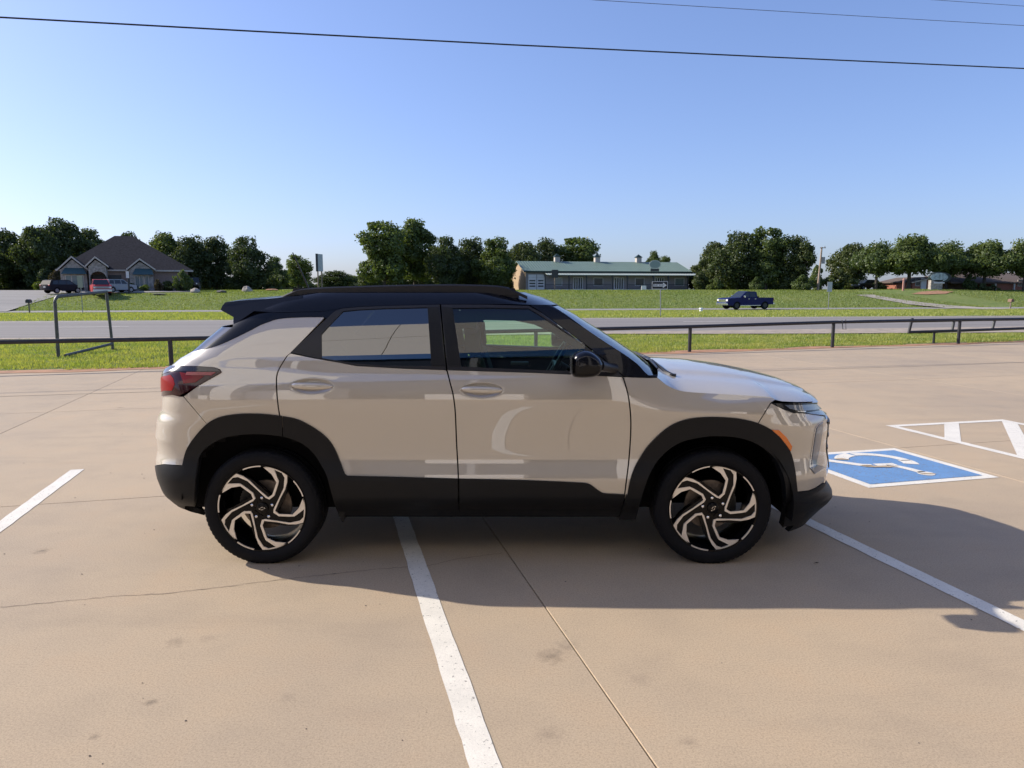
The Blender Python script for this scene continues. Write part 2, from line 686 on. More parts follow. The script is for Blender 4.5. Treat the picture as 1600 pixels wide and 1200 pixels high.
    def Nrm(s, T, z):
        T, z = np.asarray(T, float), np.asarray(z, float)
        e = 0.004
        Tc = np.clip(T, 0.006, 4.894)
        dT = s.P(Tc + e, z) - s.P(Tc - e, z)
        dz = s.P(Tc, z + e) - s.P(Tc, z - e)
        n = np.cross(dT, dz)
        n = n / np.maximum(1e-9, np.linalg.norm(n, axis=-1, keepdims=True))
        # outward: away from the car's middle
        p = s.P(Tc, z)
        c = np.stack([np.clip(p[..., 0], -1.2, 0.9), np.zeros_like(z), z * 0 + 0.9], -1)
        sg = np.sign(((p - c) * n).sum(-1, keepdims=True))
        n = n * np.where(sg == 0, 1, sg)
        edge = (T <= 1e-6) | (T >= 4.9 - 1e-6)
        n[..., 1] = np.where(edge, 0.0, n[..., 1])
        return n / np.maximum(1e-9, np.linalg.norm(n, axis=-1, keepdims=True))


REAR_SIL = [(330, 800), (305, 791), (285, 786.5), (271, 781), (258, 769), (252.5, 760), (246.5, 745), (243.5, 728), (243, 718), (246, 703),
            (244.5, 690), (242.3, 681), (243.8, 671), (245.5, 656), (249, 648), (254, 640), (254.3, 626), (254, 605), (254, 590), (258, 578),
            (269, 571), (282.5, 559), (295.6, 552), (320, 531), (343, 512), (365, 495), (385, 483), (405, 472), (425, 466), (445, 462), (470, 459)]
FRONT_SIL = [(1215, 830), (1254, 818), (1266, 803), (1285, 786), (1298, 776), (1300.5, 771), (1296, 763), (1288.5, 754), (1293.2, 738), (1294.3, 730),
             (1293, 715), (1291, 700), (1291.5, 686), (1294, 667), (1294, 657), (1292, 648), (1284, 638), (1280, 630), (1278, 624)]
GLASS_SIL = [(1060, 607), (1030, 583), (1003, 560), (986, 549), (976.7, 542.5), (948.4, 522.2), (920, 505), (894.6, 488.2), (873.8, 476.9), (866, 473), (856.7, 468.4), (845.4, 463.6), (828.4, 459), (818, 456.6)]
SL = Surf(FRONT_SIL, REAR_SIL, 0.75, 0.50, 2.5, 2.9)
SG = Surf(GLASS_SIL, REAR_SIL, 0.10, 0.50, 2.5, 2.9)        # door frames and pillars: sharp front corner
SW = Surf(GLASS_SIL, REAR_SIL, 0.36, 0.50, 2.3, 2.9)        # bowed windshield and roof


def zv(v, Y=4.45):
    return float(at_depth(800, v, Y)[2])


def trace(surf, pts, closed=True, step=6.0):
    "traced outline -> (T, z) points on the surface"
    res = []
    n = len(pts)
    rng = range(n if closed else n - 1)
    for i in rng:
        a, b = pts[i], pts[(i + 1) % n]
        if a[0] == 'T' or b[0] == 'T':
            ta = (a[1], a[3] if len(a) > 3 else zv(a[2])) if a[0] == 'T' else surf.hit(*a)
            tb = (b[1], b[3] if len(b) > 3 else zv(b[2])) if b[0] == 'T' else surf.hit(*b)
            k = max(1, int(math.hypot(ta[0] - tb[0], ta[1] - tb[1]) / 0.03))
            for j in range(k):
                res.append((ta[0] + (tb[0] - ta[0]) * j / k, ta[1] + (tb[1] - ta[1]) * j / k))
        else:
            k = max(1, int(math.hypot(a[0] - b[0], a[1] - b[1]) / step))
            for j in range(k):
                res.append(surf.hit(a[0] + (b[0] - a[0]) * j / k, a[1] + (b[1] - a[1]) * j / k))
    if not closed:
        a = pts[-1]
        res.append((a[1], zv(a[2])) if a[0] == 'T' else surf.hit(*a))
    return res


def curve(pts, k=4):
    "Catmull-Rom through traced points"
    out = []
    n = len(pts)
    for i in range(n - 1):
        p0, p1, p2, p3 = pts[max(0, i - 1)], pts[i], pts[i + 1], pts[min(n - 1, i + 2)]
        for j in range(k):
            t = j / k
            out.append(tuple(0.5 * (2 * p1[c] + (p2[c] - p0[c]) * t + (2 * p0[c] - 5 * p1[c] + 4 * p2[c] - p3[c]) * t * t
                                    + (3 * p1[c] - p0[c] - 3 * p2[c] + p3[c]) * t ** 3) for c in (0, 1)))
    out.append(tuple(pts[-1]))
    return out


def inside(poly, x, y):
    px, py = np.asarray([p[0] for p in poly]), np.asarray([p[1] for p in poly])
    qx, qy = np.roll(px, -1), np.roll(py, -1)
    c = np.zeros(len(x), bool)
    for i in range(len(px)):
        if py[i] == qy[i]:
            continue
        m = (py[i] > y) != (qy[i] > y)
        c ^= m & (x < (qx[i] - px[i]) * (y - py[i]) / (qy[i] - py[i]) + px[i])
    return c


def edge_dist(loops, x, y):
    d = np.full(len(x), 9.0)
    for poly in loops:
        for i in range(len(poly)):
            a, b = np.array(poly[i]), np.array(poly[(i + 1) % len(poly)])
            ab = b - a
            L = max(1e-12, (ab ** 2).sum())
            t = np.clip(((x - a[0]) * ab[0] + (y - a[1]) * ab[1]) / L, 0, 1)
            d = np.minimum(d, np.hypot(x - a[0] - t * ab[0], y - a[1] - t * ab[1]))
    return d


def clean(loop, eps=1e-4):
    out = []
    for p in loop:
        if not out or math.hypot(p[0] - out[-1][0], p[1] - out[-1][1]) > eps:
            out.append(p)
    if math.hypot(out[0][0] - out[-1][0], out[0][1] - out[-1][1]) <= eps:
        out.pop()
    return out


def triangulate(loops, step, extra=None):
    loops = [clean(l) for l in loops]
    V, E = [], []
    for l in loops:
        b = len(V)
        V += l
        E += [(b + i, b + (i + 1) % len(l)) for i in range(len(l))]
    xs, ys = [p[0] for p in loops[0]], [p[1] for p in loops[0]]
    gx, gy = np.meshgrid(np.arange(min(xs) + step / 2, max(xs), step), np.arange(min(ys) + step / 2, max(ys), step))
    gx, gy = gx.ravel(), gy.ravel()
    if extra is not None:
        gx = np.concatenate([gx, extra[0]])
        gy = np.concatenate([gy, extra[1]])
    ok = inside(loops[0], gx, gy)
    for h in loops[1:]:
        ok &= ~inside(h, gx, gy)
    ok &= edge_dist(loops, gx, gy) > step * 0.42
    V = V + list(zip(gx[ok].tolist(), gy[ok].tolist()))
    r = delaunay_2d_cdt([Vector(p) for p in V], E, [], 1, 1e-6)
    out, fcs = [(p.x, p.y) for p in r[0]], [tuple(f) for f in r[2]]
    if len(loops) > 1 and fcs:
        cx = np.array([sum(out[i][0] for i in f) / len(f) for f in fcs])
        cy = np.array([sum(out[i][1] for i in f) / len(f) for f in fcs])
        bad = np.zeros(len(fcs), bool)
        for h in loops[1:]:
            bad |= inside(h, cx, cy)
        fcs = [f for f, k in zip(fcs, bad) if not k]
    return out, fcs


def car_panel(name, surf, loops, mats, parent, off=0.0, depth=0.010, side=1, joined=False, step=0.028, extra=None, flat=False, holes_skirt=True):
    """one body panel: outlines in (T, z), laid on the surface, its edges turned inwards.
    side +1 is the side towards the lot, -1 the far one; joined mirrors it into one piece over the centre line."""
    tv, tf = triangulate(loops, step, extra)
    T = np.array([p[0] for p in tv])
    Z = np.array([p[1] for p in tv])
    nr = surf.Nrm(T, Z)
    ps = surf.P(T, Z) + nr * off
    verts, norms, faces = [], [], []

    def emit(sg):
        b = len(verts)
        P = ps.copy()
        Q = nr.copy()
        P[:, 1] *= -sg
        Q[:, 1] *= -sg
        P[:, 0] -= CAR_X
        verts.extend(map(tuple, P))
        norms.extend(map(tuple, Q))
        cnt = {}
        for f in tf:
            a, c, d = (np.asarray(P[i]) for i in f[:3])
            n = np.cross(c - a, d - a)
            g = f if float((n * Q[f[0]]).sum()) >= 0 else tuple(reversed(f))
            faces.append(tuple(i + b for i in g))
            for i in range(len(g)):
                e = (g[i], g[(i + 1) % len(g)])
                cnt[e] = 1
        # skirt along every open edge
        for (i, j) in cnt:
            if (j, i) in cnt:
                continue
            if joined and (max(T[i], T[j]) < 1e-5 or min(T[i], T[j]) > 4.9 - 1e-5):
                continue
            a, c = np.asarray(P[i]), np.asarray(P[j])
            a2, c2 = a - Q[i] * depth, c - Q[j] * depth
            n = np.cross(a2 - a, c - a)
            L = np.linalg.norm(n)
            if L < 1e-12:
                continue
            n = n / L
            k = len(verts)
            verts.extend([tuple(a), tuple(c), tuple(c2), tuple(a2)])
            norms.extend([tuple(n)] * 4)
            faces.append((k, k + 3, k + 2, k + 1))
    if joined:
        emit(1)
        emit(-1)
    else:
        emit(side)
    me = bpy.data.meshes.new(name)
    me.from_pydata(verts, [], faces)
    for m in (mats if isinstance(mats, (list, tuple)) else [mats]):
        me.materials.append(m)
    me.polygons.foreach_set('use_smooth', [True] * len(me.polygons))
    me.update()
    me.normals_split_custom_set_from_vertices(norms)
    return link(bpy.data.objects.new(name, me), parent)


def car_pt(surf, u, v, off=0.0, side=1):
    T, z = surf.hit(u, v)
    p = surf.P(np.array([T]), np.array([z]))[0] + surf.Nrm(np.array([T]), np.array([z]))[0] * off
    return Vector((p[0] - CAR_X, -side * p[1], p[2]))
# ---------------------------------------------------------------- the parked SUV: materials and parts
PAINT = mat("beige_paint", (0.475, 0.43, 0.362), 0.38, coat=1.0, coat_rough=0.0, spec=0.4)
PAINT.node_tree.nodes["Principled BSDF"].inputs["Coat IOR"].default_value = 2.25
GLOSS_BLACK = mat("gloss_black_paint", (0.0035, 0.004, 0.008), 0.25, coat=0.42, spec=0.15)
PLASTIC = mat("black_plastic", (0.0055, 0.0063, 0.0085), 0.48, spec=0.25, bmp=0.12, bscale=420)
TRIM = mat("satin_black_trim", (0.013, 0.013, 0.017), 0.36, spec=0.4)
DARK = mat("dark_inside", (0.006, 0.006, 0.007), 0.9, spec=0.1)
LINER = mat("wheel_well_liner", (0.007, 0.007, 0.008), 0.95, spec=0.1)
RUBBER = mat("tyre_rubber", (0.0045, 0.005, 0.0075), 0.7, spec=0.2, bmp=0.15, bscale=160)
ALLOY_FACE = mat("machined_alloy", (0.80, 0.75, 0.69), 0.38, metal=0.6)
ALLOY_BLACK = mat("black_alloy", (0.0025, 0.0025, 0.0035), 0.25, spec=0.22)
STEEL = mat("brake_steel", (0.20, 0.165, 0.14), 0.5, metal=0.7, var=0.3, vscale=30)
CHROME = mat("bright_metal", (0.75, 0.75, 0.76), 0.2, metal=1.0)
SEAT = mat("dark_seat_cloth", (0.014, 0.014, 0.016), 0.9, bmp=0.2, bscale=200)
SILVER = mat("silver_plastic", (0.45, 0.45, 0.47), 0.35, metal=0.6)
RED_LENS = mat("red_lens", (0.26, 0.003, 0.004), 0.35, coat=0.15, spec=0.1)
RED_DARK = mat("dark_red_lens", (0.030, 0.002, 0.004), 0.15, coat=0.35, spec=0.3)
PINK_LENS = mat("pale_red_lens", (0.34, 0.075, 0.07), 0.3, coat=0.2)
AMBER = mat("amber_lens", (0.72, 0.17, 0.008), 0.22, coat=1.0)
LAMP_CLEAR = mat("clear_lamp", (0.13, 0.16, 0.21), 0.08, coat=1.0)
LAMP_SILVER = mat("lamp_reflector", (0.42, 0.43, 0.45), 0.16, metal=0.85, coat=1.0)
GLASS_FRONT = glass_mat("front_side_glass", (0.62, 0.92, 0.70), 1.72)
GLASS_FAR = glass_mat("far_side_glass", (0.86, 1.0, 0.90), 1.2)
GLASS_PRIV = glass_mat("privacy_glass", (0.030, 0.034, 0.045), 2.45)
GLASS_WIND = glass_mat("windshield_glass", (0.55, 0.70, 0.66), 3.4)
GLASS_REAR = glass_mat("rear_glass", (0.06, 0.07, 0.085), 2.3)

MIRROR_LOW = mat("mirror_housing_black", (0.006, 0.006, 0.007), 0.3, spec=0.25)
suv = empty("compact_suv", (CAR_X, CAR_Y, 0), 0, "beige compact SUV with black roof and black wheel arches parked across the lot lines", "car")

# shallow dishes behind the door handles
H_REAR = at_depth(487, 604, 4.055)
H_FRONT = at_depth(753, 610, 4.055)
DENTS.append((H_REAR[0], H_REAR[2], 0.130, 0.044, 0.017))
DENTS.append((H_FRONT[0], H_FRONT[2], 0.130, 0.044, 0.017))


def dish_points(h):
    xs, zs = np.meshgrid(np.linspace(-0.14, 0.14, 35), np.linspace(-0.052, 0.052, 17))
    T = [SL.T_of(h[0] + a, 0.9, h[2] + b) for a, b in zip(xs.ravel(), zs.ravel())]
    return np.array(T), h[2] + zs.ravel()


HEADLINER = mat("headliner", (0.018, 0.019, 0.022), 0.95)
# traced seams
ARCH_R_OUT = curve([(286, 727.5), (292, 703), (305, 682), (324, 661.5), (345, 651), (375, 646.5), (410, 646.5), (441, 650)])
ARCH_R_OUT2 = curve([(442, 650.2), (465, 655), (488, 666.5), (508, 681), (521, 697), (531, 719), (539, 740)])
ARCH_R_IN = curve([(305, 789), (306.5, 752), (312.5, 714), (327.5, 696), (352, 683), (380, 678.3), (410, 677.6), (442, 681)])
ARCH_R_IN2 = curve([(443, 681.2), (464, 688), (480, 697.5), (493, 711), (504, 729), (512, 746), (522, 782), (528, 798.5)])
ARCH_F_OUT = curve([(980.2, 772.6), (984, 752), (991, 731), (1000, 714.5), (1012, 697), (1031, 677.5), (1052, 662.5), (1076, 654.3), (1104, 651.5), (1130, 651.8),
                    (1155, 654), (1180, 659.5), (1196, 666), (1207, 673), (1218, 684), (1227, 696), (1235, 709), (1241, 737), (1244.5, 767.5)])
ARCH_F_IN = curve([(993, 811), (999, 787), (1007, 760), (1017.5, 735), (1036, 709), (1064, 690), (1102, 681.6), (1126, 680.8), (1149, 682.5), (1172, 688.5), (1188, 697),
                   (1200, 706), (1211, 718), (1220, 737), (1224.5, 752), (1226.6, 772), (1226, 800), (1222, 823)])
SEAM_C = curve([(448.6, 556), (441, 568), (434.5, 580), (432, 592), (432.3, 610), (434, 630), (436.5, 647), (440, 668)])        # quarter / rear door
SEAM_B = curve([(698, 577), (703, 597), (708, 617), (711.4, 645), (713.3, 691), (716, 740), (717, 785)])                        # rear / front door
SEAM_A = curve([(973.6, 588.8), (981, 615), (985, 645), (985.6, 672), (983, 715), (978, 757), (974.5, 785)])                    # front door / fender
SEAM_H = curve([(1027, 589.8), (1035, 596.5), (1044, 603), (1061, 610), (1082, 613), (1132, 616), (1175, 618.5), (1203, 620.6), (1211, 624.5)])  # hood / fender


def shift(pts, dx):
    return [(p[0] + dx, p[1]) for p in pts]


def mid(a, b, k=0.5):
    "a path between two arcs (the body edge hidden under the cladding)"
    n = 24
    ia = [a[min(len(a) - 1, int(i * (len(a) - 1) / (n - 1)))] for i in range(n)]
    ib = [b[min(len(b) - 1, int(i * (len(b) - 1) / (n - 1)))] for i in range(n)]
    return [(p[0] * (1 - k) + q[0] * k, p[1] * (1 - k) + q[1] * k) for p, q in zip(ia, ib)]


G = 1.1     # half a panel gap in photograph pixels (about 4 mm)
HATCH_T = 0.43
QUARTER = trace(SL, [('T', HATCH_T, 577), ('T', HATCH_T, 554), (300, 549.5), (320, 545.2)] + curve([(320, 545.2), (346, 537.6), (389.4, 517), (405, 508.7), (417.5, 503.6), (436, 498), (470, 495.6), (505, 495.2)])[1:]
                + [(506, 497), (453, 552)] + shift(SEAM_C, -G) + list(reversed(mid(ARCH_R_OUT, ARCH_R_IN)[5:23]))
                + [(323, 662), (287.5, 619.5), (310, 603), (347, 581.5), (344, 577), (335, 573.8), (310, 572), (290, 571.5), ('T', HATCH_T, 571.5)])
QUARTER = clean(QUARTER)
R_DOOR = trace(SL, [(453.5, 552.5), (490, 560), (520, 565), (557, 572), (632, 576.3), (697 - G, 578.6)] + shift(SEAM_B, -G)[1:] + [(700, 784), (560, 783)]
               + list(reversed(mid(ARCH_R_OUT2, ARCH_R_IN2)[1:20])) + list(reversed(shift(SEAM_C, G))))
F_DOOR = trace(SL, [(699.2, 578.6), (760, 580.6), (820, 582.3), (892, 585.4), (972, 589.5)] + shift(SEAM_A, -G)[1:] + [(900, 785), (718.1, 784)] + list(reversed(shift(SEAM_B, G)))[1:])
FENDER = trace(SL, [(974.8, 589.5), (1000, 590.4), (1014, 590.8), (1027, 590.3)] + shift(SEAM_H, -0.2)[1:] + [(1209, 626), (1203.5, 629.5), (1184, 661)]
               + list(reversed(mid(ARCH_F_OUT, ARCH_F_IN)[2:14])) + [(985, 782), (976, 782)] + list(reversed(shift(SEAM_A, G)))[1:])

sides = []
for sd in (1, -1):
    tagn = None
    quarter = car_panel("quarter_panel", SL, [QUARTER], PAINT, suv, side=sd)
    rdoor = car_panel("rear_door", SL, [R_DOOR], PAINT, suv, side=sd, extra=dish_points(H_REAR))
    fdoor = car_panel("front_door", SL, [F_DOOR], PAINT, suv, side=sd, extra=dish_points(H_FRONT))
    fender = car_panel("front_fender", SL, [FENDER], PAINT, suv, side=sd)
    sides.append((sd, quarter, rdoor, fdoor, fender))
    # black cladding, standing 9 mm proud
    car_panel("arch_cladding", SL, [trace(SL, ARCH_R_OUT + shift(list(reversed(ARCH_R_IN)), -0.3) + [(304.5, 760), (296, 738), (287.5, 729.5)])], PLASTIC, quarter, off=0.010, depth=0.045, side=sd)
    car_panel("door_cladding", SL, [trace(SL, ARCH_R_OUT2 + [(542.5, 743), (600, 744.3), (660, 746), (715.2, 747.6), (715.9, 785), (716.3, 801), (650, 800.4), (533, 799)] + list(reversed(ARCH_R_IN2)))],
              PLASTIC, rdoor, off=0.009, depth=0.03, side=sd)
    car_panel("door_cladding", SL, [trace(SL, [(717.4, 747.6), (760, 748.5), (820, 750), (880, 752.4)] + curve([(908, 753.8), (918, 755), (925, 758.5), (933, 764.6), (941, 769.5), (949, 771)]) +
                                                   [(976.5, 772.4), (973, 785), (965.3, 807), (900, 805), (760, 802), (718.3, 801)])], PLASTIC, fdoor, off=0.009, depth=0.03, side=sd)
    car_panel("arch_cladding", SL, [trace(SL, [(978.5, 772.5)] + ARCH_F_OUT + shift(list(reversed(ARCH_F_IN)), 0.0) + [(967, 810.6), (974.5, 786)])], PLASTIC, fender, off=0.011, depth=0.045, side=sd)
    # sill under the doors
    sill = MB()
    sill.prism([(-0.42, 0.0), (-0.30, -0.10), (0.10, -0.12), (0.0, 0.02)], 0, 1, axis='x')
    s = MB()
    x0, x1 = WX[0] + 0.43 - CAR_X, WX[1] - 0.46 - CAR_X
    yy = -0.83 * sd
    s.add([(x0, yy, .36), (x1, yy, .36), (x1, yy * .94, .265), (x0, yy * .94, .265), (x0, yy * .7, .245), (x1, yy * .7, .245), (x0, yy * .7, .40), (x1, yy * .7, .40)],
          [(0, 1, 2, 3), (3, 2, 5, 4), (0, 3, 4, 6), (1, 7, 5, 2), (0, 6, 7, 1)])
    s.build("sill", PLASTIC, suv)
    # windows and their frames
    FR_OUT = trace(SG, [(689.2, 476.2), (760, 476.3), (826, 478.2)] + curve([(826, 478.2), (846, 490), (880, 515), (930, 552.5), (973, 588)]) + [(940, 587), (892, 584.8), (820, 581.8), (760, 580), (699.4, 578), (695, 540)])
    FR_GL = trace(SG, [(707.3, 481.4), (770, 481), (826, 482.2)] + curve([(826, 482.2), (842, 491.5), (870, 510.5), (896, 527), (914, 538.5)]) + [(913.7, 560), (913, 580.8), (892, 580), (800, 576.6), (720.6, 573)])
    RR_OUT = trace(SG, [(686.8, 476.2), (600, 478.4), (560, 480.2), (535, 482.3)] + curve([(535, 482.3), (523, 487), (511, 497.5), (480, 527), (454, 550.8)]) + [(490, 558.6), (520, 564), (557, 571), (632, 575.4), (697, 577.8), (693, 540)])
    RR_GL = trace(SG, [(668, 480.4), (600, 482), (560, 484), (536, 486.6), (520, 503), (502.3, 522.5), (502.6, 559.4), (520, 562.4), (557, 568.4), (600, 571.4), (674, 572)])
    ff = car_panel("window_frame", SG, [FR_OUT, FR_GL], TRIM, fdoor, off=0.002, depth=0.022, side=sd, step=0.03)
    rf = car_panel("window_frame", SG, [RR_OUT, RR_GL], TRIM, rdoor, off=0.002, depth=0.022, side=sd, step=0.03)
    car_panel("window_pane", SG, [FR_GL], GLASS_FRONT if sd > 0 else GLASS_FAR, fdoor, off=-0.004, depth=0.001, side=sd, step=0.03)
    car_panel("window_pane", SG, [RR_GL], GLASS_PRIV, rdoor, off=-0.004, depth=0.001, side=sd, step=0.03)
    car_panel("inner_trim", SG, [trace(SG, [(700, 478.5), (827, 479.3), (846, 491), (870, 508.5), (917, 541.5), (906, 544), (885, 530.5), (862, 514), (835, 501), (805, 494.5), (757, 493.5), (746, 497), (742, 508), (712, 508)])], HEADLINER, fdoor, off=-0.045, depth=0.01, side=sd, step=0.05)
    # centre pillar covers
    car_panel("pillar_cover", SG, [trace(SG, [(668.5, 480.8), (685.4, 480.2), (694.8, 572), (674.6, 571.6)])], PLASTIC, rdoor, off=0.006, depth=0.006, side=sd)
    car_panel("pillar_cover", SG, [trace(SG, [(690.6, 480.2), (706.8, 481.2), (720.2, 572.6), (700.3, 572)])], PLASTIC, fdoor, off=0.006, depth=0.006, side=sd)
    # black pillars and roof side
    car_panel("rear_pillar", SG, [trace(SG, [(318.6, 546)] + curve([(320, 545.4), (346, 538), (389.4, 517.5), (405, 509.2), (417.5, 504.2), (436, 498.5), (470, 496.1), (505, 495.8)])[1:] +
                                                 [(510, 498), (524, 486), (535, 482.2), (505, 487.2), (450, 488.9), (428.8, 488.9), (400, 482), (380, 488), (364.8, 498), (364.2, 510.5), (340, 530)])],
              GLOSS_BLACK, suv, off=0.002, side=sd)
    car_panel("front_pillar", SG, [trace(SG, [(829.6, 477.0), (857, 476.9)] + curve([(861.5, 477.8), (881.3, 490.2), (894.6, 499.6), (920, 517.5), (938.9, 530.3), (957.8, 542.6), (976.7, 554.8), (995.7, 569), (1008, 582.3)]) + [(1015.5, 589), (1000, 589.6), (975, 588)] +
                                                  list(reversed(curve([(831, 478.8), (848, 489.5), (882, 514), (932, 551.5), (974, 587)]))))], GLOSS_BLACK, suv, off=0.003, side=sd)

# roof: side bands plus crowned cap
ZR = 1.588
ROOF_BAND = trace(SW, [(398, 484.8), (428.8, 488), (450, 488), (505, 486.4), (535, 481.4), (560, 479.3), (600, 477.6), (687, 475.4), (800, 475.2), (828, 476.2), (858, 476.2), (873, 475.9), ('T', 4.9, 475.9), ('T', 4.9, 0, ZR), ('T', 0.0, 0, ZR), ('T', 0.0, 0, 1.545), ('T', 0.55, 0, 1.545)])
roof = car_panel("roof", SW, [ROOF_BAND], GLOSS_BLACK, suv, joined=True, step=0.04)
Tn = np.linspace(0, 4.9, 90)
base = SW.P(Tn, np.full(90, ZR))
XF_, XR_ = float(SW.xf(ZR)), float(SW.xr(ZR))
cap_v, cap_n, cap_f = [], [], []
KS = [1.0, .96, .9, .8, .6, .4, .2, 0, -.2, -.4, -.6, -.8, -.9, -.96, -1.0]
for k in KS:
    for p in base:
        r = abs(k)
        cap_v.append((p[0] - CAR_X, -p[1] * k, p[2] + 0.036 * (1 - r ** 3.2) * float(sstep(0.0, 0.75, XF_ - p[0]) * sstep(0.0, 0.5, p[0] - XR_))))
for i in range(len(KS) - 1):
    for j in range(89):
        cap_f.append((i * 90 + j, i * 90 + j + 1, (i + 1) * 90 + j + 1, (i + 1) * 90 + j))
m_ = MB()
m_.add(cap_v, cap_f)
m_.build("roof_skin", GLOSS_BLACK, roof, smooth=40)
# headliner, so that the roof is not seen from below
m_ = MB()
m_.add([(p[0] * .96, p[1] * .93, p[2] - 0.055) for p in cap_v], cap_f)
m_.build("headliner", HEADLINER, roof, smooth=60)


def mirror_pts(pts, sd):
    return [(p[0], p[1] * sd, p[2]) for p in pts]


def sidept(u, v, y):
    "traced point at a known distance y from the centre line, near side"
    p = at_depth(u, v, CAR_Y - y)
    return (p[0] - CAR_X, -y, p[2])


# roof rails with a slot under them
for sd in (1, -1):
    top = [sidept(u, v, 0.585) for u, v in curve([(437, 464.5), (452, 457.5), (468, 451.5), (495, 449.3), (530, 447.7), (600, 445.6), (660, 444.4), (720, 444.2), (779, 446.4), (800, 452), (824, 462.5)])]
    m_ = MB()
    n = len(top)
    vs, fs = [], []
    for i, p in enumerate(top):
        k = i / (n - 1)
        th = 0.034 if 0.13 < k < 0.87 else 0.034 + 0.03 * min(1, max(0.13 - k, k - 0.87) / 0.1)
        zb = min(p[2] - .02, ZR - 0.012)
        w = 0.016
        vs += [(p[0], (p[1] - w), p[2] - 0.008), (p[0], p[1] - w * .4, p[2]), (p[0], p[1] + w, p[2] - 0.004), (p[0], p[1] + w, zb), (p[0], p[1] - w, zb)]
    for i in range(n - 1):
        for j in range(5):
            fs.append((i * 5 + j, i * 5 + (j + 1) % 5, (i + 1) * 5 + (j + 1) % 5, (i + 1) * 5 + j))
    fs += [(0, 1, 2, 3, 4), tuple(len(vs) - 1 - q for q in range(5))]
    m_.add([(a, b * sd, c) for a, b, c in vs], fs)
    for (ua, ub) in ((452, 520), (770, 812)):
        a, b = sidept(ua, 458, .585), sidept(ub, 458, .585)
        zt = ZR + 0.028
        m_.add([(a[0], (a[1] - .012) * sd, ZR - .03), (b[0], (b[1] - .012) * sd, ZR - .03), (b[0] - .03, (b[1] - .008) * sd, zt), (a[0] + .03, (a[1] - .008) * sd, zt),
                (a[0], (a[1] + .014) * sd, ZR - .03), (b[0], (b[1] + .014) * sd, ZR - .03), (b[0] - .03, (b[1] + .012) * sd, zt), (a[0] + .03, (a[1] + .012) * sd, zt)],
               [(0, 1, 2, 3), (4, 7, 6, 5), (3, 2, 6, 7), (0, 3, 7, 4), (1, 5, 6, 2)])
    m_.build("roof_rail", TRIM, suv, smooth=45)

# spoiler over the rear window
sp_prof = [(344.6, 484.2), (347.5, 477.5), (352, 472.3), (380, 469.2), (419, 466.8), (436, 464.8), (472, 461.8), (472, 487), (429, 488), (397, 486), (365.3, 507.5), (364.8, 495.5), (355, 490)]
wid = [0.66, 0.67, 0.665, 0.662, 0.662, 0.66, 0.648, 0.728, 0.730, 0.730, 0.737, 0.71, 0.69]
m_ = MB()
rows = []
for k in (1, .97, .6, 0, -.6, -.97, -1):
    rows.append([(sidept(u, v, w)[0] - 0.03 * (1 - k * k), -w * k, sidept(u, v, w)[2] + (0.016 * (1 - k * k) if i in (1, 2, 3, 4, 5, 6) else 0)) for i, ((u, v), w) in enumerate(zip(sp_prof, wid))])
vs = [p for r in rows for p in r]
n = len(sp_prof)
fs = []
for i in range(len(rows) - 1):
    for j in range(n):
        fs.append((i * n + j, i * n + (j + 1) % n, (i + 1) * n + (j + 1) % n, (i + 1) * n + j))
fs += [tuple(range(n)), tuple(len(vs) - 1 - q for q in range(n))]
m_.add(vs, fs)
m_.build("rear_spoiler", GLOSS_BLACK, suv, smooth=25)

# windshield and rear window (whole width)
WS = trace(SW, curve([(862.5, 478.2), (882, 490.2), (895.4, 499.6), (921, 517.5), (940, 530.3), (959, 542.6), (977.7, 554.8), (996.7, 569), (1009, 582.3)]) + [(1017, 589), ('T', 4.9, 589), ('T', 4.9, 478.2)])
car_panel("windshield", SW, [WS], GLASS_WIND, suv, off=-0.003, depth=0.002, joined=True, step=0.05)
RW = trace(SG, [('T', 0.0, 508), ('T', 0.45, 508), (363.5, 511), (317, 546.5), (297, 551.5), ('T', 0.42, 554), ('T', 0.0, 554)])
car_panel("rear_window", SG, [RW], GLASS_REAR, suv, off=-0.003, depth=0.002, joined=True, step=0.04)
hatch = car_panel("tailgate", SL, [trace(SL, [('T', 0.0, 555), ('T', HATCH_T - .006, 555), ('T', HATCH_T - .006, 612), ('T', 0.0, 612)])], PAINT, suv, joined=True)

# bumpers
BUMP_R = trace(SL, [('T', 0.0, 614.5), ('T', 0.36, 614.5), (258, 614.5), (281, 620), (286, 620), (322.5, 662.5)] + list(reversed(ARCH_R_OUT[2:13])) + [(288, 727), (270, 726), (256, 725), ('T', 0.30, 722), ('T', 0.0, 722)])
rbump = car_panel("rear_bumper", SL, [clean(BUMP_R)], PAINT, suv, joined=True, step=0.022)
car_panel("bumper_cladding", SL, [trace(SL, [('T', 0.0, 722.8), ('T', 0.30, 722.8), (256, 726), (287, 728.3), (300, 729), (312, 716), (306.8, 752), (305, 790), (290, 789), ('T', 0.55, 790), ('T', 0.0, 790)])],
          PLASTIC, rbump, off=0.006, depth=0.03, joined=True, step=0.022)
BUMP_F = trace(SL, [(1185.5, 661.5), (1205, 630.5), (1224, 640), (1240, 645.6), (1255, 646), (1288, 650.8), ('T', 4.45, 652), ('T', 4.9, 652), ('T', 4.9, 753), ('T', 4.5, 753), (1286, 753.5), (1275, 761), (1264, 766), (1245.4, 768)]
               + list(reversed(mid(ARCH_F_OUT, ARCH_F_IN, .3)[14:23])))
fbump = car_panel("front_bumper", SL, [clean(BUMP_F)], PAINT, suv, joined=True, step=0.022)
